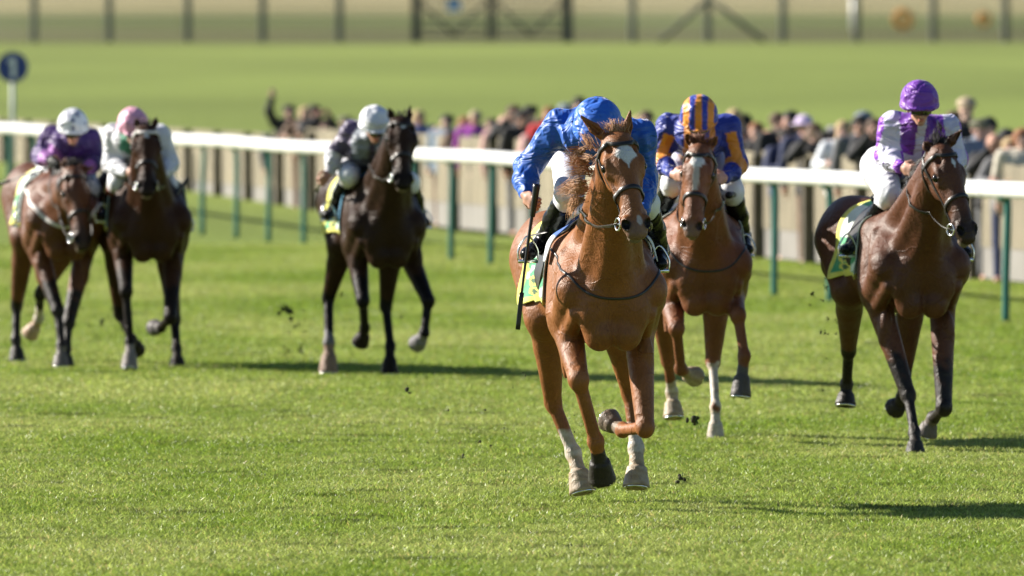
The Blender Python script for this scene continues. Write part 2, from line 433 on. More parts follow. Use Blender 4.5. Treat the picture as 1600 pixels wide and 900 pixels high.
    for q, j in ((-1, s['hind'][0]), (1, s['hind'][1])):
        st = T(q * .2, .74, 1.02); K, F_, C, Hf = [px(v) for v in j['p']]; rs = j.get('r', 1.0)
        f.cap(T(q * .16, 1.02, 1.32), st, .2, .125, .06)
        f.cap(st, K, .105, .048, .045)
        m = st * .65 + K * .35; f.cap(m - head * .05, K - head * .03 + up * .05, .06, .024, .03)
        f.cap(T(q * .16, 1.2, 1.15), m - head * .02, .10, .06, .05)
        f.ell(K, (.045, .055, .065), None, .02); f.ell(K - head * .045 + up * .03, (.024, .028, .04), None, .018)
        if s['points'] is not None:
            zones.append((K, F_, .08, .03, s['points'])); zones.append((F_, C, .08, .02, s['points']))
        lower(F_, C, Hf, rs * 1.02, j['hoof'], j.get('sock'), K, False)
    f.cap(T(0, 1.2, 1.5), T(0, 1.32, 1.42), .045, .03, .03)
    hb = s['h']; hc0 = (Pl + No) / 2
    Vv, Q = f.mesh(hb, [(hc0[0] - .2, hc0[0] + .2, hb * .62), (hc0[1] - .25, hc0[1] + .25, hb * .62), (hc0[2] - .36, hc0[2] + .45, hb * .62)] if s.get('finehead') else None)
    # coat colour: the animal's own markings
    base = np.array(s['base']); C = np.tile(base, (len(Vv), 1)); P = Vv
    def lay(mask, c): C[:] = C * (1 - mask[:, None]) + np.array(c) * mask[:, None]
    q = P - O; ly = -(q @ head); lz = q[:, 2]
    lay(sstep(.95, .78, lz) * .35, base * 1.25)
    wob = .012 * np.sin(P[:, 0] * 60 + P[:, 2] * 47) + .01 * np.sin(P[:, 1] * 53 - P[:, 2] * 81)
    for a, b, r, sf, c in [z for z in zones if z[3] >= .02] + [z for z in zones if z[3] == .012] + [z for z in zones if z[3] < .01]:
        dd, _ = segd(P, a, b)
        lay(sstep(r + sf, r, dd + (wob if sf > .01 else 0)), c)
    stain = np.clip(np.sin(P[:, 0] * 43 + 3 * np.sin(P[:, 2] * 31)) * np.sin(P[:, 1] * 37 + P[:, 2] * 59) * 1.5 + .3, 0, 1) * (C.min(1) > .2)
    C *= (1 - stain[:, None] * np.array((.18, .24, .34)))
    hl = (P - Pl) / hs; u = hl @ U; v = hl @ V; wv = hl @ Wt / hw
    onhead = (np.abs(wv) < .2) & (u > -.25) & (u < .8) & (v > -.2) & (v < .25)
    if s['points'] is not None: lay(onhead * sstep(.40, .56, u) * .8, s['points'])
    else: lay(onhead * sstep(.53, .60, u) * .6, (.20, .145, .12))
    lay(onhead * sstep(.575, .60, u) * sstep(-.03, -.05, v) * .7, s.get('lip', (.24, .19, .14)))
    lay(onhead * sstep(.036, .029, np.sqrt((u - .574) ** 2 + (v - .02) ** 2 * 1.2 + (np.abs(wv) - .050) ** 2 * 1.3)) , (.012, .008, .007))
    lay(onhead * sstep(.036, .026, np.sqrt((u - .205) ** 2 + (v - .006) ** 2 + (np.abs(wv) - .095) ** 2)) * .85, (.02, .014, .01))
    if s.get('star'):
        su, sw, ru, rw = s['star']
        z = 4.5 * np.sin(wv * 150 + u * 90) * .01
        dd = np.abs(u - su) / ru + np.abs(wv - sw) / np.maximum(rw * np.clip(1 - (u - su) / ru * .8, .1, 1.5), .004) + z
        lay(onhead * (v > -.02) * sstep(1.06, .9, dd), (.70, .70, .70))
    if s.get('snip'):
        lay(onhead * (v > 0) * sstep(1.1, .8, np.sqrt(((u - s['snip'][0]) / .03) ** 2 + ((wv - s['snip'][1]) / .014) ** 2)), (.5, .45, .45))
    if s.get('stripe'):
        a, b, ww = s['stripe']
        lay(onhead * (v > 0) * (u > a) * (u < b) * sstep(ww + .008, ww, np.abs(wv)), (.55, .48, .42))
    root = empty('race_horse', O, s['label'], 'horse', 'race horses galloping towards the camera')
    meshobj('body', Vv, Q, M_COATD if s['base'][0] < .06 else M_COAT, root, col=C)
    for q in (-1, 1): MB().ball(H(.205, .004, q * .091), .0265 * hs, nu=20, nv=14).build('eye', M_EYE, root)
    # mane, forelock, tail: strands
    rg = np.random.default_rng(int(s['chest'])); hair = MB()
    def strand(p0, d0, L, r=.004, wind=None, col=None, seg=3, n=7, grav=.5):
        P_ = [p0]; dd = nrm(d0); wind = np.array(wind)
        for i in range(n): dd = nrm(dd + wind * .22 + np.array([0, 0, -grav]) * .12 + rg.normal(0, .028, 3)); P_.append(P_[-1] + dd * L / n)
        hair.tube(P_, r * np.linspace(1, .2, n + 1), seg, col)
    mc = np.array(s['mane']); bkw = -head
    side = s.get('mane_side', -1)
    for i in range(s.get('nmane', 420)):
        t = .12 + .88 * rg.uniform(0, 1); p0 = H(.0, -.10, 0) * (1 - t) + T(0, 0, 1.54) * t + lat * rg.normal(0, .01) + up * .02
        L = rg.uniform(.08, .15)
        strand(p0, lat * side * rg.uniform(.5, .8) + up * .35 + bkw * .5, L, .003, bkw * .5 + lat * side * .1, mc * rg.uniform(.7, 1.25), grav=1.6)
    main_hair = hair; hair = MB()
    for i in range(s.get('nfore', 160)):
        p0 = H(-.015, .0 + rg.normal(0, .01), rg.normal(0, .02))
        strand(p0, up * .5 + V * .3 + lat * rg.normal(0, .35), rg.uniform(.05, .10), .0028, bkw * .9, mc * rg.uniform(.7, 1.3), grav=.5)
    hair.build('forelock', M_HAIR, root); hair = main_hair
    for (p0, nn, LL, dr) in s.get('tuft', []):
        p0 = px(p0)
        for c_ in range(nn // 14):
            pc = p0 + np.append(rg.normal(0, .03, 2), rg.normal(0, .045)); dc = np.array(dr) + rg.normal(0, .28, 3); wc = rg.normal(0, .35, 3); tc_ = rg.uniform(.75, 1.3)
            for i in range(34): strand(pc + rg.normal(0, .012, 3), dc + rg.normal(0, .10, 3), LL * rg.uniform(.6, 1.1), .0022, wc, mc * tc_ * rg.uniform(.85, 1.15), n=8, grav=.3)
    hair.build('mane', M_HAIR, root)
    hair = MB()
    for i in range(160):
        strand(T(rg.normal(0, .02), 1.3, 1.45), bkw + up * .1 + lat * rg.normal(0, .14), rg.uniform(.4, .75), .006, bkw * .2, mc * rg.uniform(.6, 1.1), n=9, grav=1.3)
    hair.build('tail', M_HAIR, root)
    # horseshoes
    for Hf, ax, r in shoes[:4]:
        a = nrm(np.cross(ax, lat)); b = np.cross(ax, a); th = np.linspace(-2.5, 2.5, 18)[:, None]
        if (a @ head) < 0: a = -a
        MB().tube(Hf + ax * .002 + r * (np.cos(th) * a + np.sin(th) * b), .0075, 6).build('horseshoe', M_STEEL, root)
    # ---- bridle
    br = empty('bridle', root.location); br.parent = root; br.location = (0, 0, 0)
    brw = Vector([float(v) for v in O])
    def strap(name, pts, wd=.02, tk=.006, closed=False, m=M_LEATHER, off=.004, parent=br, snap=True, world=False, n=7):
        pw = np.array([p if world else H(*p) for p in pts]); pw = spline(pw, n)
        if snap:
            pw, nn = f.snap(pw, off)
            for _ in range(4): pw[1:-1] = pw[1:-1] * .5 + (pw[:-2] + pw[2:]) * .25
            pw, nn = f.snap(pw, off, 2); nn[1:-1] = nn[1:-1] + nn[:-2] + nn[2:]
        else:
            _, nn = f.snap(pw, 0.0, 1)
        T_ = np.gradient(pw, axis=0); T_ /= np.linalg.norm(T_, axis=1, keepdims=True) + 1e-9
        nn = nn - T_ * np.sum(nn * T_, 1, keepdims=True); nn /= np.linalg.norm(nn, axis=1, keepdims=True) + 1e-9
        mb = MB(); mb.tube(pw, 1, flat=(nn, wd * s.get('sw', 1), tk), close=False)
        o = mb.build(name, m, None, origin=O); o.location = (0, 0, 0); o.parent = parent; return pw
    bw = .024
    strap('browband', [(.10, -.10, -.088), (.075, -.02, -.098), (.085, .06, -.062), (.095, .09, 0), (.085, .06, .062), (.075, -.02, .098), (.10, -.10, .088)], bw, .008, off=.006, m=s.get('browmat', M_LEATHER))
    strap('noseband', [(.44, -.10, -.012), (.40, -.05, -.07), (.37, .02, -.07), (.36, .07, 0), (.37, .02, .07), (.40, -.05, .07), (.44, -.10, .012)], .026, .009, off=.006)
    bit = {}
    for q in (-1, 1):
        strap('cheek_strap', [(.0, -.10, q * .08), (.09, -.075, q * .095), (.22, -.07, q * .10), (.36, -.06, q * .085), (.505, -.048, q * .06)], .016, .006)
        strap('throat_lash', [(.03, -.08, q * .085), (.15, -.13, q * .078), (.235, -.17, q * .03), (.24, -.175, 0)], .013, .005)
        strap('headpiece', [(.02, -.08, q * .085), (-.02, -.075, q * .06), (-.035, -.06, 0)], .024, .006)
        bc = H(.53, -.05, q * .074); bit[q] = bc
        mb = MB().ring(bc, Wt + V * .2 * q, .034 * hs, .0055, 24); mb.tube([bc, H(.535, -.045, q * .03)], .006, 8)
        o = mb.build('bit', M_STEEL, None, origin=O); o.location = (0, 0, 0); o.parent = br
    # reins back to the rider's hands
    rm = MB()
    for q, hd in zip((-1, 1), s['hands']):
        hp = px(hd); a = bit[q]; mid = a * .5 + hp * .5 + up * -.05 + lat * q * .03
        pts = spline([a, a * .75 + mid * .25 + lat * q * .02 - up * .01, mid, hp], 8)
        d_ = f.ev(pts); 
        for i in range(len(pts)):
            if f.ev(pts[i:i + 1])[0] < .015: pts[i:i + 1] = f.snap(pts[i:i + 1], .015)[0]
        nn = f.grad(pts)[0]; nn /= np.linalg.norm(nn, axis=1, keepdims=True) + 1e-9
        rm.tube(pts, 1, flat=(nn, .019, .005))
    o = rm.build('reins', M_LEATHER if not s.get('paler') else M_PALE, None, origin=O); o.location = (0, 0, 0); o.parent = br
    if s.get('breaststrap'):
        kind = s['breaststrap']; z = 1.22 if kind != 'ring' else 1.12
        pts = [T(-.26, .12, 1.42), T(-.25, -.15, 1.32), T(-.2, -.4, 1.2), T(0, -.52, 1.13), T(.2, -.4, 1.2), T(.25, -.15, 1.32), T(.26, .12, 1.42)]
        strap('breast_strap', pts, .032 if kind == 'pale' else .014, .005, m=M_PALE if kind == 'pale' else M_LEATHER, world=True, parent=root, off=.003, n=9)
    # ---- saddle cloth, saddle, girth: sheets laid over the back by ray
    def drape(name, m, fy, off, colfn=None, nx=26, ny=60, thick=.006, wav=.0):
        us = np.linspace(0, 1, nx); vs = np.linspace(-1, 1, ny); pts = []; inf = []
        for a in us:
            for b in vs: pts.append(fy(a, b)); inf.append((a, b))
        pts = np.array(pts); inf = np.array(inf)          # columns: y along the back, angle from the top
        yy, ang = pts[:, 0], pts[:, 1]
        ctr = O + np.outer(-yy, head) + np.outer(np.ones(len(yy)), up) * (1.22 + lift)
        dr = np.outer(np.sin(ang), lat) + np.outer(np.cos(ang), up)
        lo_ = np.zeros(len(yy)) + .05; hi_ = np.ones(len(yy)) * .62
        for _ in range(16):
            md = (lo_ + hi_) / 2; ins = f.ev(ctr + dr * md[:, None]) < 0
            lo_ = np.where(ins, md, lo_); hi_ = np.where(ins, hi_, md)
        rr = lo_ + off + wav * np.clip(np.abs(inf[:, 1]) - .35, 0, 1) * (1 + np.sin(yy * 34 + inf[:, 1] * 3)) * .5
        Pt = ctr + dr * rr[:, None]; Pi = ctr + dr * (rr - thick)[:, None]
        n_ = len(Pt); Fc = []
        g = lambda i, j: i * ny + j
        for i in range(nx - 1):
            for j in range(ny - 1):
                a, b, c, d_ = g(i, j), g(i, j + 1), g(i + 1, j + 1), g(i + 1, j)
                Fc += [(a, b, c, d_), (a + n_, d_ + n_, c + n_, b + n_)]
        edge = [g(0, j) for j in range(ny)] + [g(i, ny - 1) for i in range(1, nx)] + [g(nx - 1, j) for j in range(ny - 2, -1, -1)] + [g(i, 0) for i in range(nx - 2, 0, -1)]
        for i in range(len(edge)): a, b = edge[i], edge[(i + 1) % len(edge)]; Fc.append((b, a, a + n_, b + n_))
        Cc = None
        if colfn is not None: c1 = colfn(inf[:, 0], inf[:, 1]); Cc = np.vstack([c1, c1])
        return meshobj(name, np.vstack([Pt, Pi]), Fc, m, root, col=Cc)
    sc_ = s['cloth']; am = R(sc_.get('ang', 112)); y0, y1 = sc_.get('y', (.08, .74)); y0 -= .03; y1 -= .06
    def cf(a, b):
        ab = np.abs(b); c = np.tile(np.array(sc_.get('c0', (.04, .30, .13))), (len(a), 1))
        def L(m_, col_): c[m_] = col_
        yel = np.array((.66, .62, .10)); wh = np.array((.70, .78, .70))
        L((a > .35) & (ab < .58) & (ab > .2), wh * .85)
        st = np.sin(a * 8 + ab * 17 + .5); L((st > .72) & (ab > .60), yel)
        L((np.sin(a * 6 - ab * 15 + 1) > .86) & (ab > .66), wh)
        # two dark ovals ringed in yellow printed on the flap
        for ca, cb in ((.60, .80), (.60, .90)):
            r_ = np.sqrt(((a - ca) / .22) ** 2 + ((ab - cb) / .048) ** 2); L(r_ < 1.0, yel); L(r_ < .62, np.array((.02, .09, .03)))
        L((a < .15), np.array(sc_.get('front', (.62, .70, .66)))); L((a > .95) | (ab > .955), yel if sc_.get('hem', 1) else wh)
        return c
    drape('saddle_cloth', M_CLOTH, lambda a, b: (y0 + (y1 - y0) * a + .04 * abs(b), b * am), .014, cf, 46, 150, .006, .03)
    drape('saddle_pad', M_LEATHER, lambda a, b: (y0 + .11 + .24 * a + .05 * abs(b), b * am * (.72 + .16 * math.sin(a * math.pi))), .030, None, 14, 50, .012)
    if sc_.get('number'):
        cc = sc_['number']
        drape('number_cloth', M_CLOTH, lambda a, b: (y0 - .05 + .05 * a, b * am * .62), .034,
              lambda a, b: np.where((np.abs(b) < sc_.get('nsplit', .66))[:, None], np.array(cc), np.array((.75, .78, .8))), 6, 50, .006)
    MBg = drape('girth', M_TAN if not s.get('girthm') else s['girthm'], lambda a, b: (.20 + .07 * a, math.pi + b * R(95)), .008, None, 6, 50, .007)
    sd = MB()
    fld = Field(); fld.cap(T(0, .18, 1.60), T(0, .46, 1.585), .06, .07, .03, lat, 1.7); fld.cap(T(0, .14, 1.62), T(0, .17, 1.68), .035, .025, .03, lat, 2.2)
    fld.cap(T(0, .5, 1.6), T(0, .55, 1.645), .05, .03, .03, lat, 2.6)
    sv, sq = fld.mesh(.014); meshobj('saddle', sv, sq, M_LEATHER, root)
    return dict(root=root, f=f, O=O, T=T, px=px, head=head, lat=lat, H=H, s=s)
# ---------------------------------------------------------------- riders
M_SKIN = mat('skin', attr=True, rough=.5, noise=.12, nscale=40, spec=.4)
def silk_material():
    m, t, p = nmat('silk')
    a = N(t, 'ShaderNodeAttribute', attribute_name='col'); t.links.new(a.outputs['Color'], p.inputs['Base Color'])
    p.inputs['Roughness'].default_value = .48; p.inputs['Specular IOR Level'].default_value = .38; p.inputs['Sheen Weight'].default_value = .25; p.inputs['Sheen Roughness'].default_value = .3
    tc = N(t, 'ShaderNodeTexCoord'); mp = N(t, 'ShaderNodeMapping'); mp.inputs['Scale'].default_value = (1.0, 1.0, 1.9); mp.inputs['Rotation'].default_value = (.4, .3, .2)
    t.links.new(tc.outputs['Object'], mp.inputs[0])
    n = N(t, 'ShaderNodeTexNoise'); n.inputs['Scale'].default_value = 5.5; n.inputs['Detail'].default_value = 2; n.inputs['Distortion'].default_value = 1.2
    t.links.new(mp.outputs[0], n.inputs['Vector'])
    b = N(t, 'ShaderNodeBump'); b.inputs['Strength'].default_value = 1; b.inputs['Distance'].default_value = .055
    t.links.new(n.outputs[0], b.inputs['Height']); t.links.new(b.outputs[0], p.inputs['Normal'])
    return m
M_SILK = silk_material()
M_BREECH = mat('breeches', base=(.72, .73, .77), rough=.55, noise=.05, bump=.012, bscale=9)
M_BOOT = mat('boot', attr=True, rough=.25, spec=.14, bump=.003, bscale=10)
M_GOGGLE = mat('goggle', base=(.01, .01, .012), rough=.08, coat=1)
M_WHIP = mat('whip', base=(.012, .012, .014), rough=.35)

def folds(seed, amp, sc_=1.0):
    r = np.random.default_rng(seed); k = r.normal(0, 1, (5, 3)); k /= np.linalg.norm(k, axis=1, keepdims=True)
    def fn(P):
        w = .35 * np.sin(P @ k[0] * 14 * sc_ + 1) + .3 * np.sin(P @ k[1] * 21 * sc_)
        a = np.sin(P @ k[2] * 38 * sc_ + 5 * w); b = np.sin(P @ k[3] * 55 * sc_ - 6 * w + 2)
        return amp * (np.abs(a) - .6) + amp * .5 * (np.abs(b) - .6)
    return fn

def headskin(f, c, fwd, up, s=1.0, k=.02):
    """skull, jaw, nose, brow, lips, ears around head centre c; fwd = where the face points"""
    fwd = nrm(fwd); up = nrm(up - fwd * (up @ fwd)); lt = np.cross(fwd, up)
    def h(a, b, w): return c + (fwd * a + up * b + lt * w) * s
    ax = (fwd, up, lt)
    f.ell(h(-.012, .03, 0), np.array([.098, .088, .076]) * s, ax, k)
    f.ell(h(.03, -.035, 0), np.array([.056, .072, .048]) * s, ax, .03)
    f.ell(h(.058, -.088, 0), np.array([.026, .02, .024]) * s, ax, .02)
    f.cap(h(.086, .005, 0), h(.112, -.03, 0), .010 * s, .015 * s, .014)
    f.ell(h(.088, .02, 0), np.array([.014, .01, .045]) * s, ax, .014)
    f.ell(h(.092, -.056, 0), np.array([.012, .006, .024]) * s, ax, .008); f.ell(h(.09, -.068, 0), np.array([.011, .006, .02]) * s, ax, .008)
    f.ell(h(.10, -.0615, 0), np.array([.014, .0018, .024]) * s, ax, .004, 's')
    for q in (-1, 1):
        f.ell(h(.062, -.02, q * .042), np.array([.02, .02, .018]) * s, ax, .02)
        f.ell(h(.092, .004, q * .031), np.array([.012, .011, .016]) * s, ax, .01, 's')
        f.ell(h(.082, .004, q * .031), np.array([.013, .012, .014]) * s, ax, .004)
        f.ell(h(-.005, -.005, q * .078), np.array([.018, .03, .009]) * s, ax, .008)
    return h
def hand(f, wr, pd, grip, back, r=.0092, s=1.0):
    """fist closed round a grip: palm direction pd, grip = axis of what it holds, back = back-of-hand normal"""
    pd = nrm(pd); grip = nrm(grip - pd * (grip @ pd)); back = nrm(np.cross(pd, grip)) * (1 if np.cross(pd, grip) @ back > 0 else -1)
    k0 = wr + pd * .04 * s
    f.ell(k0 + pd * .012 * s, np.array([.046, .042, .017]) * s, (pd, grip, back), .015)
    f.cap(wr - pd * .02, k0, .026 * s, .024 * s, .015)
    for i, (o, l) in enumerate(((.032, .9), (.011, 1.0), (-.011, .95), (-.031, .78))):
        b = k0 + pd * .048 * s + grip * o * s
        p1 = b + (pd * .032 - back * .016) * l * s; p2 = p1 + (-pd * .008 - back * .027) * l * s; p3 = p2 + (-pd * .022 - back * .002) * l * s
        f.cap(b, p1, r * s * 1.12, r * s, .006); f.cap(p1, p2, r * s, r * s * .95, .003); f.cap(p2, p3, r * s * .95, r * s * .8, .003)
    b = k0 + grip * .036 * s - pd * .01; p1 = b + (pd * .02 + grip * .016 - back * .022) * s; p2 = p1 + (pd * .026 - grip * .008 - back * .016) * s
    f.cap(b, p1, .0125 * s, .011 * s, .008); f.cap(p1, p2, .011 * s, .009 * s, .004)
    return k0 + pd * .05 * s - back * .026 * s      # centre of the grip

def helmet(h, s, colfn, root, hh, m, fold=.004, peak=True, name='riding_helmet'):
    f = Field(); fwd = nrm(h(1, 0, 0) - h(0, 0, 0)); up = nrm(h(0, 1, 0) - h(0, 0, 0)); lt = np.cross(fwd, up); ax = (fwd, up, lt)
    f.ell(h(-.012, .062, 0), np.array([.133, .118, .116]) * s, ax, .02)
    f.cap(h(-.012, .02, 0), h(-.012, .02, 0) + fwd * .001, .118 * s, .118 * s, .03, up, .35)
    f.ell(h(-.012, -.085, 0), np.array([.2, .085, .2]) * s, ax, .02, 's')
    if peak: f.ell(h(.105, .025, 0), np.array([.055, .010, .085]) * s, ax, .012)
    if fold:
        fo = folds(5, fold, .8)
        def dp(P):
            q = P - h(0, .06, 0); az = np.arctan2(q @ lt, q @ fwd); e = (q @ up)
            return fo(P) * .7 - fold * .9 * np.abs(np.sin(az * 4)) ** 6 * 0 + fold * .8 * (np.abs(np.sin(az * 3 + .3)) < .07)
        f.disp = dp
    V, Q = f.mesh(hh); q = V - h(0, .05, 0)
    C = colfn(np.arctan2(q @ lt, q @ fwd), (q @ up) / s, np.stack([q @ fwd, q @ up, q @ lt], 1))
    f2 = f
    o = meshobj(name, V, Q, m, root, col=C)
    MB().ball(h(-.012, .182, 0), .012 * s, col=C[np.argmax(q @ up)]).build('cap_button', m, root)
    return o

def jockey(hz, j):
    px = hz['px']; hd = hz['head']; lat = hz['lat']; upv = np.array([0, 0, 1.]); P = {k: px(v) for k, v in j['p'].items()}
    O = P['hip'].copy(); root = empty('person', O, j['label'], 'person', 'jockeys riding in the race')
    hh = j['h']; skin = np.array(j.get('skin', (.52, .28, .20)))
    fwd = nrm(np.array(j['face'])); s = j.get('hs', .93)
    f = Field(); upg = nrm(np.array(j.get('hup', (0, 0, 1)), float))
    h = headskin(f, P['head'] - upg * .05, fwd, upg, s)
    f.cap(P['neck'], h(-.045, -.05, 0), .052, .046, .02)
    f.cap(P['neck'] - upv * .06 - hd * .07, P['hip'], .065, .10, .05, lat, 1.2)
    f.cap(P['shL'] - upv * .02, P['shR'] - upv * .02, .045, .045, .03)
    for q in 'LR':
        f.cap(P['sh' + q], P['el' + q], .045, .036, .03); f.cap(P['el' + q], P['wr' + q], .036, .025, .03)
        kk = P['hip'] + lat * (.11 if q == 'R' else -.11)
        f.cap(kk, P['kn' + q], .085, .055, .04); f.cap(P['kn' + q], P['an' + q], .052, .036, .03); f.cap(P['an' + q], P['to' + q], .034, .03, .02)
    grips = {}
    for q in 'LR':
        pd = nrm(P['hd' + q] - P['wr' + q]); g = np.array(j.get('grip' + q, (0, .2, 1.)), float)
        grips[q] = hand(f, P['wr' + q], pd, g, np.array(j.get('back' + q, (0, -.6, .6)), float), s=j.get('hsz', 1.0))
    V, Q = f.mesh(hh * .85)
    C = np.tile(skin, (len(V), 1)); hl = (V - h(0, 0, 0)) / s
    a_, b_, w_ = hl @ fwd, hl @ nrm(h(0, 1, 0) - h(0, 0, 0)), np.abs(hl @ np.cross(fwd, nrm(h(0, 1, 0) - h(0, 0, 0))))
    lips = (np.abs(b_ + .062) < .011) & (w_ < .024) & (a_ > .07); C[lips] = skin * np.array((1., .6, .6))
    eyes = (np.abs(b_ - .004) < .009) & (np.abs(w_ - .031) < .011) & (a_ > .07) & (a_ < .12); C[eyes] = (.05, .035, .03)
    if j.get('glove') is not None:
        for q in 'LR':
            dd, t = segd(V, P['wr' + q], P['hd' + q]); C[dd < .055] = j['glove']
    meshobj('body', V, Q, M_SKIN, root, col=C)
    # silks
    g = Field(); sb = j.get('bulk', 1.0)
    tw = P['hip'] + (P['neck'] - P['hip']) * .04
    g.cap(P['neck'] - hd * .05 - upv * .04, tw, .135 * sb, .125 * sb, .06, lat, 1.25)
    g.cap(P['neck'] * .75 + P['hip'] * .25 - upv * .03, P['neck'] * .35 + P['hip'] * .65 - upv * .02, .155 * sb, .15 * sb, .06, lat, 1.15)
    g.cap(P['shL'], P['shR'], .078 * sb, .078 * sb, .05)
    g.cap(P['neck'], P['neck'] + (h(-.045, -.08, 0) - P['neck']) * .6, .078, .066, .03)
    for q in 'LR':
        w = P['wr' + q] + nrm(P['el' + q] - P['wr' + q]) * .02
        g.cap(P['sh' + q], P['el' + q], .084 * sb, .066 * sb, .05); g.cap(P['el' + q], w, .066 * sb, .042 * sb, .05)
        m_ = P['el' + q] * .55 + w * .45; g.ell(m_ - upv * .012, (.062 * sb, .062 * sb, .06 * sb), None, .05)
        g.cap(w, w + nrm(P['wr' + q] - w) * .012, .034, .033, .012)
    g.disp = folds(j['seed'], j.get('fold', .008), .6)
    V, Q = g.mesh(hh)
    S = {}
    for q in 'LR':
        S['u' + q] = segd(V, P['sh' + q], P['el' + q]); S['f' + q] = segd(V, P['el' + q], P['wr' + q])
    S['t'] = segd(V, P['neck'], P['hip']); q_ = V - P['neck']; S['x'] = q_ @ lat; S['z'] = q_[:, 2]; S['y'] = -(q_ @ hd)
    dA = np.min([S[k][0] for k in ('uL', 'fL', 'uR', 'fR')], 0)
    S['arm'] = dA < S['t'][0] * .80
    # position along the whole arm 0..2 and the angle around it
    al = np.zeros(len(V)); best = np.full(len(V), 9.); off = np.zeros(len(V))
    for q in 'LR':
        for k, o_ in (('u', 0), ('f', 1)):
            dd, t = S[k + q]; m_ = dd < best; al[m_] = (t + o_)[m_]; best[m_] = dd[m_]
            aa, bb = (P['sh' + q], P['el' + q]) if k == 'u' else (P['el' + q], P['wr' + q])
            off[m_] = ((V - (aa + t[:, None] * (bb - aa))) @ lat)[m_] * (1 if q == 'R' else -1)
    S['al'] = al; S['off'] = off
    meshobj('racing_silks', V, Q, M_SILK, root, col=j['silk'](V, S, P) * .85)
    # breeches
    b = Field()
    b.cap(P['hip'] - lat * .06, P['hip'] + lat * .06, .15, .15, .05); b.cap(P['hip'], P['hip'] + (P['neck'] - P['hip']) * .3, .13, .12, .05, lat, 1.1)
    for q in 'LR':
        kk = P['hip'] + lat * (.10 if q == 'R' else -.10)
        b.cap(kk, P['kn' + q], .118, .078, .05); b.cap(P['kn' + q], P['kn' + q] * .72 + P['an' + q] * .28, .072, .062, .03)
    b.disp = folds(j['seed'] + 9, .004); V, Q = b.mesh(hh); meshobj('breeches', V, Q, M_BREECH, root)
    for q in 'LR':
        kn, an, to = P['kn' + q], P['an' + q], P['to' + q]; c = Field()
        t0 = kn * .80 + an * .20
        c.cap(t0, kn * .45 + an * .55, .069, .060, .03); c.cap(kn * .45 + an * .55, an, .060, .043, .03); c.cap(an, to, .040, .036, .025); c.ell(to, (.045, .055, .034), None, .02)
        c.cap(an, an - hd * .045 - upv * .05, .034, .03, .02); c.disp = folds(j['seed'] + 3, .0035, 1.2)
        V, Q = c.mesh(hh); C = np.tile(np.array(j.get('boot', (.006, .006, .007))), (len(V), 1))
        if j.get('boottop') is not None: C[((V - t0) @ nrm(an - t0)) < .07] = j['boottop']
        bo = meshobj('boot', V, Q, M_BOOT, root, col=C)
    helmet(h, j.get('caps', 1.03), j['cap'], root, hh, M_SILK, fold=j.get('capfold', .003), peak=j.get('peak', True))
    # goggles on their strap
    gm = MB(); pts = [h(.088, .008, w) if abs(w) < .05 else h(.05, .012, w) for w in (-.075, -.045, -.02, 0, .02, .045, .075)]
    pts = [h(.118 - 6 * w * w * 1.6, .006, w) for w in np.linspace(-.068, .068, 9)]
    gm.tube(spline(pts, 4), 1, flat=(np.tile(fwd, (33, 1)), .058 * s, .03))
    gm.tube([h(.098, .012, -.068), h(.02, .02, -.098), h(-.09, .03, -.06)], .008); gm.tube([h(.098, .012, .068), h(.02, .02, .098), h(-.09, .03, .06)], .008)
    gm.build('goggles', M_GOGGLE, root)
    # stirrups belong to the saddle and hang on the horse
    for q in 'LR':
        to = P['to' + q]; sm = MB(); top = to + upv * .10
        sm.tube(spline([to - lat * .055 - upv * .035, to - lat * .052 + upv * .03, top, to + lat * .052 + upv * .03, to + lat * .055 - upv * .035], 5), .006)
        sm.tube([to - lat * .055 - upv * .04, to + lat * .055 - upv * .04], .011)
        o = sm.build('stirrup', M_STEEL, None, origin=hz['O']); o.location = (0, 0, 0); o.parent = hz['root']
        sl = MB(); e = hz['T'](-.2 if q == 'L' else .2, .2, 1.52); nn = np.tile(lat, (2, 1))
        sl.tube([top, e], 1, flat=(nn, .02, .006)); o = sl.build('stirrup_leather', M_LEATHER, None, origin=hz['O']); o.location = (0, 0, 0); o.parent = hz['root']
    return dict(P=P, root=root, grips=grips)
def whip(a, b, label, bend=0.0, r=.009):
    a = np.asarray(a); b = np.asarray(b); L = np.linalg.norm(b - a); u = (b - a) / L; n = 24
    t = np.linspace(0, 1, n); pts = a + np.outer(t, b - a) + np.outer(np.sin(t * math.pi) * bend, [1, 0, 0])
    root = empty('riding_whip', a, label, 'whip')
    MB().tube(pts[:18], r * np.linspace(1.0, .62, 18), 10).build('shaft', M_WHIP, root)
    MB().tube([a - u * .02, a + u * .0, a + u * .16, a + u * .165], [r * 1.9, r * 1.75, r * 1.25, r], 12).build('grip', M_WHIP, root)
    pd = pts[17:]; MB().tube(pd, 1, flat=(np.tile(np.array([0, -1., 0]), (len(pd), 1)), .026, .009)).build('flap', M_WHIP, root)
    return root
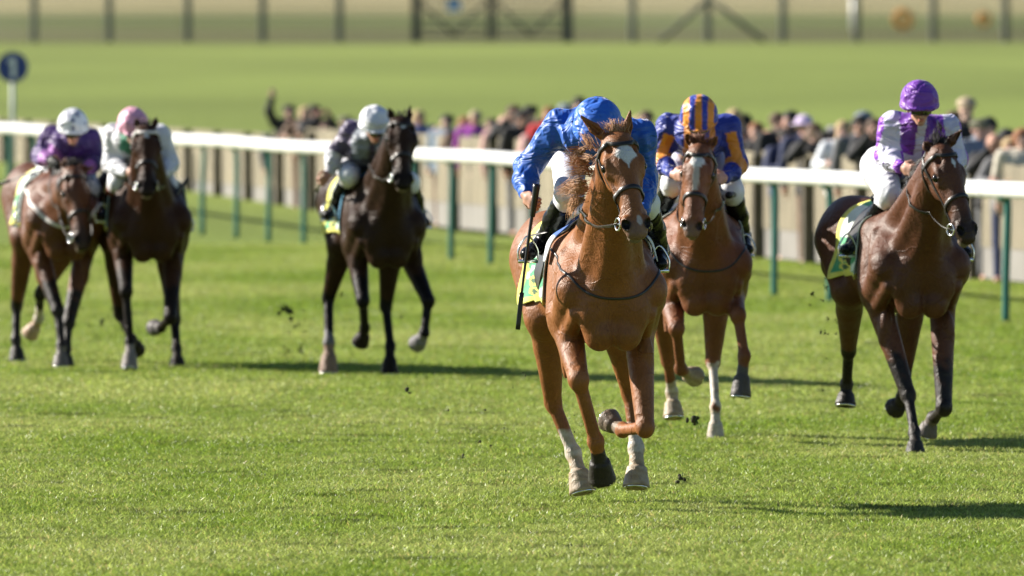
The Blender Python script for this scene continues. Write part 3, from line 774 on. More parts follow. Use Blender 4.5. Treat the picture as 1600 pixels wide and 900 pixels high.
# ---------------------------------------------------------------- ground
def grass_material(name, blade=False):
    m, t, p = nmat(name); g = N(t, 'ShaderNodeNewGeometry')
    mp = N(t, 'ShaderNodeMapping'); mp.inputs['Scale'].default_value = (.35, .16, .35); t.links.new(g.outputs['Position'], mp.inputs[0])
    n1 = N(t, 'ShaderNodeTexNoise'); n1.inputs['Scale'].default_value = 1.0; n1.inputs['Detail'].default_value = 4; t.links.new(mp.outputs[0], n1.inputs['Vector'])
    n2 = N(t, 'ShaderNodeTexNoise'); n2.inputs['Scale'].default_value = 2.3; n2.inputs['Detail'].default_value = 5; t.links.new(g.outputs['Position'], n2.inputs['Vector'])
    cr = N(t, 'ShaderNodeValToRGB'); e = cr.color_ramp.elements
    e[0].position = .33; e[0].color = (.225, .33, .036, 1); e[1].position = .66; e[1].color = (.395, .46, .12, 1)
    ad = N(t, 'ShaderNodeMath', operation='MULTIPLY_ADD'); t.links.new(n2.outputs[0], ad.inputs[0]); ad.inputs[1].default_value = .6; t.links.new(n1.outputs[0], ad.inputs[2])
    sb = N(t, 'ShaderNodeMath', operation='SUBTRACT'); t.links.new(ad.outputs[0], sb.inputs[0]); sb.inputs[1].default_value = .30
    t.links.new(sb.outputs[0], cr.inputs[0]); src = cr.outputs[0]
    n5 = N(t, 'ShaderNodeTexNoise'); n5.inputs['Scale'].default_value = 1.5; n5.inputs['Detail'].default_value = 3; n5.inputs['Distortion'].default_value = .6
    m5 = N(t, 'ShaderNodeMapping'); m5.inputs['Scale'].default_value = (1, 2.2, 1); t.links.new(g.outputs['Position'], m5.inputs[0]); t.links.new(m5.outputs[0], n5.inputs['Vector'])
    r5 = N(t, 'ShaderNodeMapRange', interpolation_type='SMOOTHSTEP'); r5.inputs[1].default_value = .57; r5.inputs[2].default_value = .68; r5.inputs[3].default_value = 1; r5.inputs[4].default_value = .42 if blade else .42; t.links.new(n5.outputs[0], r5.inputs[0])
    q5 = N(t, 'ShaderNodeVectorMath', operation='SCALE'); t.links.new(src, q5.inputs[0]); t.links.new(r5.outputs[0], q5.inputs['Scale']); src = q5.outputs[0]
    if blade:
        a = N(t, 'ShaderNodeAttribute', attribute_name='col')
        mx = N(t, 'ShaderNodeVectorMath', operation='MULTIPLY'); t.links.new(src, mx.inputs[0]); t.links.new(a.outputs['Color'], mx.inputs[1]); src = mx.outputs[0]
        p.inputs['Roughness'].default_value = .42; p.inputs['Specular IOR Level'].default_value = .3
        tr = N(t, 'ShaderNodeBsdfTranslucent'); ms = N(t, 'ShaderNodeMixShader'); ms.inputs[0].default_value = .4
        t.links.new(src, p.inputs['Base Color']); t.links.new(src, tr.inputs[0]); t.links.new(p.outputs[0], ms.inputs[1]); t.links.new(tr.outputs[0], ms.inputs[2])
        t.links.new(ms.outputs[0], t.nodes['Material Output'].inputs[0])
    else:
        # far turf: bands by distance as the meadow changes (cut turf, rough olive verge, hedge-bottom green, pale stubble)
        sx = N(t, 'ShaderNodeSeparateXYZ'); t.links.new(g.outputs['Position'], sx.inputs[0])
        n3 = N(t, 'ShaderNodeTexNoise'); n3.inputs['Scale'].default_value = .03; n3.inputs['Detail'].default_value = 6; t.links.new(g.outputs['Position'], n3.inputs['Vector'])
        w_ = N(t, 'ShaderNodeMath', operation='MULTIPLY_ADD'); t.links.new(n3.outputs[0], w_.inputs[0]); w_.inputs[1].default_value = 26; t.links.new(sx.outputs['Y'], w_.inputs[2])
        far = N(t, 'ShaderNodeValToRGB'); far.color_ramp.interpolation = 'LINEAR'
        mr = N(t, 'ShaderNodeMapRange'); mr.inputs[1].default_value = 100; mr.inputs[2].default_value = 600; t.links.new(w_.outputs[0], mr.inputs[0]); t.links.new(mr.outputs[0], far.inputs[0])
        E = far.color_ramp.elements; P_ = lambda y: (y + 13 - 100) / 500
        stops = [(100, (0.168, 0.232, 0.036)), (160, (0.186, 0.242, 0.05)), (350, (0.2, 0.245, 0.06)), (357, (0.125, 0.13, 0.05)), (384, (0.135, 0.132, 0.055)), (396, (0.12, 0.14, 0.046)), (438, (0.144, 0.164, 0.06)), (458, (0.29, 0.26, 0.13)), (560, (0.34, 0.30, 0.165))]
        E[0].position = P_(stops[0][0]); E[0].color = (*stops[0][1], 1); E[1].position = P_(stops[-1][0]); E[1].color = (*stops[-1][1], 1)
        for y, c in stops[1:-1]: q = E.new(P_(y)); q.color = (*c, 1)
        dk = N(t, 'ShaderNodeVectorMath', operation='SCALE'); t.links.new(src, dk.inputs[0]); dk.inputs['Scale'].default_value = .5; src = dk.outputs[0]
        near = N(t, 'ShaderNodeMapRange'); near.inputs[1].default_value = 120; near.inputs[2].default_value = 140; t.links.new(sx.outputs['Y'], near.inputs[0])
        k = N(t, 'ShaderNodeMix', data_type='RGBA'); t.links.new(near.outputs[0], k.inputs[0]); t.links.new(src, k.inputs[6]); t.links.new(far.outputs[0], k.inputs[7])
        # mown stripes
        ms = N(t, 'ShaderNodeMapping'); ms.inputs['Scale'].default_value = (.05, .03, 0); ms.inputs['Rotation'].default_value = (0, 0, .15); t.links.new(g.outputs['Position'], ms.inputs[0])
        n4 = N(t, 'ShaderNodeTexNoise'); n4.inputs['Scale'].default_value = 1; n4.inputs['Detail'].default_value = 3; t.links.new(ms.outputs[0], n4.inputs['Vector'])
        m4 = N(t, 'ShaderNodeMapRange'); m4.inputs[1].default_value = .3; m4.inputs[2].default_value = .7; m4.inputs[3].default_value = .84; m4.inputs[4].default_value = 1.14; t.links.new(n4.outputs[0], m4.inputs[0])
        s4 = N(t, 'ShaderNodeVectorMath', operation='SCALE'); t.links.new(k.outputs[2], s4.inputs[0]); t.links.new(m4.outputs[0], s4.inputs['Scale'])
        t.links.new(s4.outputs[0], p.inputs['Base Color']); p.inputs['Roughness'].default_value = .85; p.inputs['Specular IOR Level'].default_value = .15
        bn = N(t, 'ShaderNodeTexNoise'); bn.inputs['Scale'].default_value = 9; bn.inputs['Detail'].default_value = 6; t.links.new(g.outputs['Position'], bn.inputs['Vector'])
        b = N(t, 'ShaderNodeBump'); b.inputs['Distance'].default_value = .15; b.inputs['Strength'].default_value = .8; t.links.new(bn.outputs[0], b.inputs['Height']); t.links.new(b.outputs[0], p.inputs['Normal'])
    return m
M_TURF = grass_material('turf'); M_BLADE = grass_material('grass_blades', True)
ys = np.array([20, 60, 100, 130, 150, 170, 220, 300, 360, 420, 600, 1200, 3000, 5500.]); xs = np.linspace(-1, 1, 9)
V = [(x * (60 + y * .7), y, ground(0, y) - .012) for y in ys for x in xs]
Fc = [(i * 9 + j, i * 9 + j + 1, i * 9 + j + 10, i * 9 + j + 9) for i in range(len(ys) - 1) for j in range(8)]
tag(meshobj('ground', V, Fc, M_TURF, smooth=False), kind='structure')

def grass_patch(nb, seed, hgt):
    r = np.random.default_rng(seed); x = r.uniform(-.5, .5, nb); y = r.uniform(-.5, .5, nb)
    cl = r.uniform(0, 1, nb)
    h = hgt * r.uniform(.55, 1.15, nb) * (.72 + .5 * cl); a = r.uniform(0, 2 * np.pi, nb); wd = r.uniform(.0022, .0042, nb)
    lean = r.uniform(.1, .75, nb); la = r.uniform(0, 2 * np.pi, nb)
    P0 = np.stack([x, y, np.full(nb, -.012)], 1); B = np.stack([np.cos(a), np.sin(a), np.zeros(nb)], 1) * wd[:, None]
    D = np.stack([np.cos(la) * lean, np.sin(la) * lean, np.ones(nb)], 1)
    M_ = P0 + D * (h * .55)[:, None] * np.array([.6, .6, 1]); T_ = P0 + D * h[:, None] * np.array([1.25, 1.25, .93])
    Vx = np.stack([P0 - B, P0 + B, M_ + B * .8, M_ - B * .8, T_], 1).reshape(-1, 3)
    b = np.arange(nb) * 5
    Fq = np.stack([b, b + 1, b + 2, b + 3], 1).tolist() + np.stack([b + 3, b + 2, b + 4], 1).tolist()
    tone = r.uniform(.5, 1.25, nb) * np.where(r.uniform(0, 1, nb) < .16, 1.7, 1.0); dry = (r.uniform(0, 1, nb) < .05)
    c = np.stack([tone, tone, tone], 1); c[dry] = np.array([1.9, 1.25, 2.2])
    return Vx, Fq, np.repeat(c, 5, 0)
def grass_stuff(name, y0, y1, halfw, nb, seed, hgt, size=1.0):
    Vx, Fq, C = grass_patch(nb, seed, hgt)
    o = meshobj(name, Vx, Fq, M_BLADE, col=C, smooth=False)
    ng = bpy.data.node_groups.new(name + '_spread', 'GeometryNodeTree')
    ng.interface.new_socket('Geometry', in_out='INPUT', socket_type='NodeSocketGeometry'); ng.interface.new_socket('Geometry', in_out='OUTPUT', socket_type='NodeSocketGeometry')
    gi = ng.nodes.new('NodeGroupInput'); go = ng.nodes.new('NodeGroupOutput')
    ny = int(round((y1 - y0) / size)); nx = int(round(2 * halfw / size))
    gr = ng.nodes.new('GeometryNodeMeshGrid'); gr.inputs[0].default_value = (nx - 1) * size; gr.inputs[1].default_value = (ny - 1) * size
    gr.inputs[2].default_value = nx; gr.inputs[3].default_value = ny
    tf = ng.nodes.new('GeometryNodeTransform'); tf.inputs['Translation'].default_value = (0, (y0 + y1) / 2, 0)
    iop = ng.nodes.new('GeometryNodeInstanceOnPoints')
    rv = ng.nodes.new('FunctionNodeRandomValue'); rv.data_type = 'INT'; rv.inputs[4].default_value = 0; rv.inputs[5].default_value = 1000; rv.inputs['Seed'].default_value = seed
    mu = ng.nodes.new('ShaderNodeMath'); mu.operation = 'MULTIPLY'; mu.inputs[1].default_value = .0063
    cx = ng.nodes.new('ShaderNodeCombineXYZ'); L = ng.links.new
    L(gr.outputs[0], tf.inputs[0]); sp = ng.nodes.new('GeometryNodeSetPosition'); r2 = ng.nodes.new('FunctionNodeRandomValue'); r2.data_type = 'FLOAT_VECTOR'; r2.inputs[0].default_value = (-.3, -.3, 0); r2.inputs[1].default_value = (.3, .3, 0); L(tf.outputs[0], sp.inputs[0]); L(r2.outputs[0], sp.inputs['Offset']); L(sp.outputs[0], iop.inputs['Points']); sm = ng.nodes.new('GeometryNodeSetMaterial'); sm.inputs['Material'].default_value = M_BLADE; L(gi.outputs[0], sm.inputs['Geometry']); L(sm.outputs[0], iop.inputs['Instance'])
    L(rv.outputs[2], mu.inputs[0]); L(mu.outputs[0], cx.inputs[2]); L(cx.outputs[0], iop.inputs['Rotation']); L(iop.outputs[0], go.inputs[0])
    iop.inputs['Scale'].default_value = (size * 1.32, size * 1.32, 1.0)
    md = o.modifiers.new('spread', 'NODES'); md.node_group = ng
    return tag(o, 'short mown green grass of the racecourse in low sun', 'grass', kind='stuff')
grass_stuff('grass', 47, 82, 7.0, 8000, 3, .042)
grass_stuff('grass', 82, 140, 11.0, 4200, 4, .045)

# ---------------------------------------------------------------- running rail
M_WHITE = mat('white_plastic', base=(.82, .82, .80), rough=.35, noise=.04, nscale=3)
M_GREENP = mat('green_plastic', base=(.02, .16, .13), rough=.45, noise=.15, nscale=10)
def rail_pt(Y): return np.array([24.27 - .1915 * Y, Y])
rr = empty('running_rail', (*rail_pt(128), 0), 'white plastic running rail on green legs along the far side of the course', 'rail')
Ys = np.arange(66, 200, 2.0); pts = np.array([[*rail_pt(y), 1.21 + .008 * math.sin(y * .7)] for y in Ys])
MB().tube(pts, np.ones(len(pts)) * .076, 14).build('top_rail', M_WHITE, rr)
for i in range(1, len(pts) - 1, 3): MB().tube([pts[i] * .97 + pts[i + 1] * .03, pts[i] * .92 + pts[i + 1] * .08], .081, 14).build('rail_sleeve', M_WHITE, rr)
for i in range(-15, 36):
    Y = 103.4 + 2.462 * i; x, y = rail_pt(Y); b = MB()
    jt = random.uniform(-.03, .03)
    b.tube(spline([(x + .03 + jt, y, -.05), (x + .035 + jt, y, .45), (x + .04 + jt * .5, y, .95), (x + .03, y, 1.10), (x + .01, y, 1.17)], 4), .036, 10)
    b.tube([(x - .0, y - .0, 1.11), (x, y, 1.20)], .05, 10)
    b.build('leg', M_GREENP, rr, smooth=True)

# ---------------------------------------------------------------- wooden fence behind the rail
M_WOOD = mat('paling', attr=True, rough=.85, noise=.25, nscale=5, stretch=(1, 1, .3))
M_POST = mat('fence_post', base=(.11, .095, .07), rough=.9, noise=.3)
def fence_pt(Y): return np.array([27.97 - .1915 * Y, Y])
wf = empty('wooden_fence', (*fence_pt(140), 0), 'pale paling fence with dark posts between the rail and the crowd', 'fence')
fdir = nrm(np.array([-.1915, 1, 0])); fang = math.atan2(fdir[1], fdir[0])
posts = [120.3 + 2.68 * i for i in range(-18, 28)]
for k, Y in enumerate(posts):
    x, y = fence_pt(Y)
    MB().box((x - .06, y, .60), (.12, .12, 1.22 if Y < 162 else 1.08), fang, (.1, .1, .1)).build('post', M_POST, wf, smooth=False)
    if k + 1 < len(posts):
        b = MB(); a0 = np.append(fence_pt(Y), 0); a1 = np.append(fence_pt(posts[k + 1]), 0); n = 27
        for i in range(n):
            c = a0 + (a1 - a0) * (i + .5) / n; g_ = random.uniform(.82, 1.1); hh_ = random.uniform(-.015, .015)
            ft = 1.25 if Y < 162 else 1.13
            b.box((c[0], c[1], .37 + (ft - .37 + hh_) / 2), (.072, .018, ft - .37 + hh_), fang, np.array((.27, .235, .165)) * g_)
        L = np.linalg.norm(a1 - a0); m_ = (a0 + a1) / 2
        for z in (.52, 1.1): b.box((m_[0] + .03, m_[1], z), (L, .04, .08), fang, (.26, .21, .14))
        b.build('paling_panel', M_WOOD, wf, smooth=False)
        MB().box((m_[0] + .02, m_[1], .21), (L, .03, .34), fang, (.19, .18, .165)).build('gravel_board', M_WOOD, wf, smooth=False)

# ---------------------------------------------------------------- furlong marker disc
M_BLUE = mat('sign_blue', base=(.02, .045, .22), rough=.4); M_SWHITE = mat('sign_white', base=(.75, .77, .8), rough=.45); M_SPOST = mat('sign_post', base=(.42, .47, .47), rough=.5)
p = at(20, 105, 172.0); fs_ = empty('distance_marker', (p[0], p[1], ground(0, 172)), 'round dark blue distance marker with a white 1 on a pale post', 'sign')
MB().tube([(p[0], p[1] - .03, p[2]), (p[0], p[1] + .01, p[2])], .235, 40).build('disc', M_BLUE, fs_, smooth=False)
MB().tube([(p[0], p[1] + .04, ground(0, 172) - .1), (p[0], p[1] + .04, p[2] + .1)], .035, 10).build('post', M_SPOST, fs_)
b = MB(); b.box((p[0] + .01, p[1] - .04, p[2] - .01), (.065, .012, .30))
b.tube([(p[0] + .0, p[1] - .041, p[2] + .125), (p[0] - .07, p[1] - .041, p[2] + .07)], 1, flat=(np.array([[0, -1., 0]] * 2), .05, .012))
b.build('numeral', M_SWHITE, fs_, smooth=False)

# ---------------------------------------------------------------- far post-and-wire fence with gate
M_FPOST = mat('far_post', base=(.22, .22, .15), rough=.9, noise=.2); M_DPOST = mat('dark_gate', base=(.035, .05, .055), rough=.7)
M_WIRE = mat('wire', base=(.16, .18, .14), rough=.6); M_OR = mat('orange_plastic', base=(.75, .33, .06), rough=.5)
YF = 356.0; gz = ground(0, YF)
ff = empty('boundary_fence', (0, YF, gz), 'far wire boundary fence on weathered wooden posts behind the green slope', 'fence')
px_posts = [-65, 55, 172, 295, 412, 532, 990, 1108, 1225, 1340, 1460, 1573, 1690]
for q in px_posts:
    c = at(q, 40, YF); wd = .17 if q != 1225 else .16
    MB().box((c[0], YF, gz + .95), (wd, .16, 2.0)).build('post', M_FPOST, ff, smooth=False)
    MB().box((c[0] - wd * .65, YF + .02, gz + .93), (.05, .1, 1.9)).build('batten', M_WOOD, ff, smooth=False)
x0, x1, g0, g1 = at(-120, 40, YF)[0], at(1740, 40, YF)[0], at(650, 40, YF)[0], at(887, 40, YF)[0]
for i, z in enumerate((.12, .3, .5, .72, .95, 1.2, 1.5, 1.8)):
    for a, c in ((x0, g0), (g1, x1)): MB().tube([(a, YF - .1, gz + z), (c, YF - .1, gz + z)], .012, 6).build('wire', M_WIRE, ff)
for a, c in ((g1, x1),):
    b = MB(); x = a
    while x < c: b.tube([(x, YF - .1, gz + .1), (x, YF - .1, gz + 1.8)], .008, 5); x += .3
    b.build('wire_mesh', M_WIRE, ff)
for a, c in ((1030, 1104), (1195, 1113)):
    A = at(a, 64, YF); B = at(c, 2, YF)
    MB().tube([(A[0], YF - .2, gz), (B[0], YF - .12, B[2])], .085, 8).build('brace', M_FPOST, ff)
gt = empty('field_gate', (at(768, 40, YF)[0], YF, gz), 'dark double metal gate with diagonal bars set in the far boundary fence', 'gate')
for q, wd in ((650, .26), (887, .30)): c = at(q, 40, YF); MB().box((c[0], YF, gz + 1.0), (wd, .22, 2.1)).build('gatepost', M_DPOST, gt, smooth=False)
c = at(768, 40, YF); MB().box((c[0] - .07, YF - .02, gz + .95), (.12, .07, 1.8)).build('stile', M_DPOST, gt, smooth=False); MB().box((c[0] + .08, YF - .02, gz + .95), (.12, .07, 1.8)).build('stile', M_DPOST, gt, smooth=False)
for a, bb in ((652, 765), (771, 885)):
    A, B = at(a, 40, YF)[0], at(bb, 40, YF)[0]; b = MB()
    for z in (.15, .4, .68, 1.0, 1.35, 1.75): b.tube([(A, YF - .02, gz + z), (B, YF - .02, gz + z)], .03, 8)
    xx = A
    while xx < B: b.tube([(xx, YF - .02, gz + .12), (xx, YF - .02, gz + 1.75)], .012, 5); xx += .16
    m_ = (A + B) / 2
    b.tube([(A, YF - .05, gz + 1.35), (m_, YF - .05, gz + .2)], .045, 6); b.tube([(m_, YF - .05, gz + .2), (B, YF - .05, gz + 1.35)], .045, 6)
    b.build('gate_leaf', M_DPOST, gt)
M_SKY = mat('pale_blue_board', base=(.22, .42, .72), rough=.5)
c = at(709, 8, YF - .4); o = empty('notice_board', c, 'small pale blue notice board hung on the far dark gate', 'sign')
MB().box((c[0], c[1], c[2]), (.42, .03, .36)).build('board', M_SKY, o, smooth=False); MB().box((c[0], c[1] - .02, c[2] + .185), (.44, .03, .03)).build('rim', M_DPOST, o, smooth=False)
for q, zz, r_, lb in ((1411, 30, .24, 'larger orange hoop hanging on the far wire fence'), (1537, 30, .17, 'smaller orange hoop near the right end of the far wire fence')):
    c = at(q, zz, YF - .3); o = tag(MB().ring((c[0], c[1], c[2]), (0, 1, 0), r_, r_ * .42, 24).build('orange_ring', M_OR, origin=c), lb, 'ring', 'orange rings on the far fence')
c = at(1335, 14, YF + 30); o = empty('marker_post', (c[0], c[1], ground(0, YF + 30)), 'slim white marker post beyond the far fence', 'post')
MB().tube([(c[0], c[1], ground(0, YF + 30)), (c[0], c[1], c[2] + .4)], .12, 10).build('shaft', M_WHITE, o)
MB().tube([(c[0], c[1], c[2] + .4), (c[0], c[1], c[2] + .5)], [.12, .03], 10).build('tip', M_DPOST, o)

# ---------------------------------------------------------------- spectators
M_PSKIN = mat('person_skin', base=(.55, .31, .23), rough=.6); 
def cmat(name, c, rough=.8): return mat(name, base=c, rough=rough, noise=.18, nscale=7, bump=.01, bscale=20)
def person_meshes(pose):
    """skin, jacket, trousers, hair/hat shapes for one pose; origin at the feet, facing -y"""
    def A(x, z, y=0.0): return np.array([x, y, z])
    f = Field(); h = headskin(f, A(0, 1.60, -.02), np.array([0, -1., 0]), np.array([0, 0, 1.]), 1.0)
    arms = {'down': [(-.20, 1.42, 0), (-.25, 1.15, .02), (-.24, .92, -.04), (.20, 1.42, 0), (.25, 1.15, .02), (.24, .92, -.04)],
            'lean': [(-.20, 1.42, -.04), (-.29, 1.20, -.12), (-.14, 1.22, -.36), (.20, 1.42, -.04), (.29, 1.20, -.12), (.14, 1.22, -.36)],
            'raise': [(-.20, 1.42, 0), (-.30, 1.62, -.08), (-.27, 1.86, -.12), (.20, 1.42, 0), (.27, 1.20, -.06), (.10, 1.25, -.25)],
            'camera': [(-.20, 1.42, 0), (-.27, 1.30, -.16), (-.09, 1.54, -.27), (.20, 1.42, 0), (.27, 1.30, -.16), (.09, 1.54, -.27)]}[pose]
    aw = [np.array((x, y, z)) for x, z, y in arms]
    f.cap(A(0, 1.42), A(0, 1.53, -.01), .058, .052, .02); f.cap(A(0, 1.32), A(0, .95), .12, .12, .05, (1, 0, 0), 1.2)
    for i in (0, 3):
        a, e, w_ = aw[i:i + 3]; f.cap(a, e, .045, .038, .03); f.cap(e, w_, .038, .026, .02)
        d_ = nrm(w_ - e); f.ell(w_ + d_ * .06, (.04, .024, .055), None, .02)
        for k in (-1.5, -.5, .5, 1.5): f.cap(w_ + d_ * .09 + np.array([k * .018, 0, 0]), w_ + d_ * .16 + np.array([k * .02, -.01, 0]), .010, .008, .006)
        f.cap(w_ + d_ * .04 + np.array([.03 if i == 0 else -.03, 0, 0]), w_ + d_ * .09 + np.array([.055 if i == 0 else -.055, -.01, 0]), .012, .009, .01)
    for q in (-1, 1): f.cap(A(q * .1, .92), A(q * .11, .5), .08, .055, .03); f.cap(A(q * .11, .5), A(q * .11, .1), .052, .04, .02); f.cap(A(q * .11, .05, .02), A(q * .12, .04, -.14), .04, .034, .02)
    sk = f.mesh(.018)
    g = Field(); g.cap(A(0, 1.36), A(0, .9), .155, .17, .05, (1, 0, 0), 1.25); g.cap(A(-.17, 1.43), A(.17, 1.43), .075, .075, .05); g.cap(A(0, 1.45, .01), A(0, 1.51, .01), .078, .068, .02)
    for i in (0, 3): a, e, w_ = aw[i:i + 3]; g.cap(a, e, .075, .062, .04); g.cap(e, w_ * .92 + e * .08, .062, .045, .03)
    g.disp = folds(4, .006); jk = g.mesh(.022)
    t = Field(); t.cap(A(-.05, .93), A(.05, .93), .15, .15, .04)
    for q in (-1, 1): t.cap(A(q * .1, .9), A(q * .11, .5), .105, .08, .03); t.cap(A(q * .11, .5), A(q * .11, .1), .08, .07, .02)
    tr = t.mesh(.026)
    return sk, jk, tr
def headwear(kind):
    c = np.array([0, -.02, 1.60]); f = Field(); A = lambda x, y, z: c + np.array([x, y, z])
    if kind == 'short': f.ell(A(0, .025, .045), (.090, .108, .095), None, .02); f.ell(A(0, -.13, -.02), (.08, .08, .085), None, .02, 's')
    elif kind == 'long':
        f.ell(A(0, .025, .045), (.098, .115, .10), None, .02); f.ell(A(0, .05, -.08), (.10, .07, .14), None, .04); f.ell(A(0, -.13, -.04), (.062, .09, .11), None, .02, 's')
    elif kind == 'cap': f.ell(A(0, .01, .065), (.102, .12, .068), None, .02); f.ell(A(0, -.10, .045), (.075, .07, .014), None, .02)
    elif kind == 'hat': f.ell(A(0, .01, .09), (.10, .12, .075), None, .02); f.ell(A(0, 0, .05), (.17, .19, .014), None, .02)
    elif kind == 'bald': f.ell(A(0, .05, -.0), (.086, .075, .05), None, .02)
    return f.mesh(.014)
PM = {k: person_meshes(k) for k in ('down', 'lean', 'raise', 'camera')}; HM = {k: headwear(k) for k in ('short', 'long', 'cap', 'hat', 'bald')}
cache = {}
def shared(name, VQ, m):
    key = (name, id(VQ)); 
    if key not in cache:
        o = meshobj(name, VQ[0], VQ[1], m, origin=np.zeros(3)); cache[key] = o.data; o.data.materials.clear(); o.data.materials.append(None); bpy.data.objects.remove(o)
    o = bpy.data.objects.new(name, cache[key]); COL.objects.link(o)
    o.material_slots[0].link = 'OBJECT'; o.material_slots[0].material = m; return o
pal = {}
def pm(c, nm):
    if (c, nm) not in pal: pal[(c, nm)] = cmat(nm, c)
    return pal[(c, nm)]
HAIR = dict(dark=(.02, .015, .012), brown=(.09, .05, .03), fair=(.42, .30, .16), grey=(.38, .36, .34), white=(.6, .58, .55), ginger=(.25, .10, .04), black=(.01, .01, .012),
            navy=(.02, .03, .08), olive=(.12, .12, .07), pink=(.75, .35, .45), red=(.5, .03, .03), lilac=(.55, .45, .65), tan=(.42, .33, .22), greyblue=(.16, .2, .24))
CLO = dict(black=(.015, .015, .018), navy=(.02, .03, .09), grey=(.14, .14, .15), white=(.72, .75, .8), purple=(.28, .03, .33), red=(.62, .03, .04), brown=(.14, .08, .05),
           blue=(.08, .13, .33), tan=(.4, .31, .2), pink=(.6, .35, .33), green=(.05, .10, .06), cream=(.6, .55, .45), slate=(.2, .25, .32))
SKINS = [(.62, .37, .30), (.66, .41, .33), (.55, .31, .23), (.68, .45, .36)]
def spectator(i, pxx, top, Yb, coat, hk, hc, pose, label, turn=0.0):
    """pxx, top: pixel of the crown of the head in the photograph; Yb metres behind the fence line"""
    b_ = (pxx - 800) / F; Yf = 27.97 / (b_ + .1915); Y = Yf + Yb + 0.0
    p = at(pxx, top, Y); zs = (p[2] - ground(0, Y)) / 1.74
    zs = min(max(zs, .86), 1.12); r = np.random.default_rng(i + 50)
    o = empty('person', (p[0], Y, p[2] - 1.74 * zs), label, 'person', 'spectators watching from behind the paling fence')
    o.rotation_euler = (0, 0, R(turn + r.uniform(-25, 25))); o.scale = (1.0 + r.uniform(-.03, .08), 1, zs)
    for nm, vq, m in (('body', PM[pose][0], pm(SKINS[i % 4], 'skin_tone')), ('jacket', PM[pose][1], pm(CLO[coat], 'jacket_cloth')),
                      ('trousers', PM[pose][2], pm(CLO[('navy', 'black', 'grey', 'brown')[i % 4]], 'trouser_cloth')),
                      ('hat' if hk in ('cap', 'hat') else 'hair', HM[hk], pm(HAIR[hc], 'head_covering'))):
        c = shared(nm, vq, m); c.parent = o
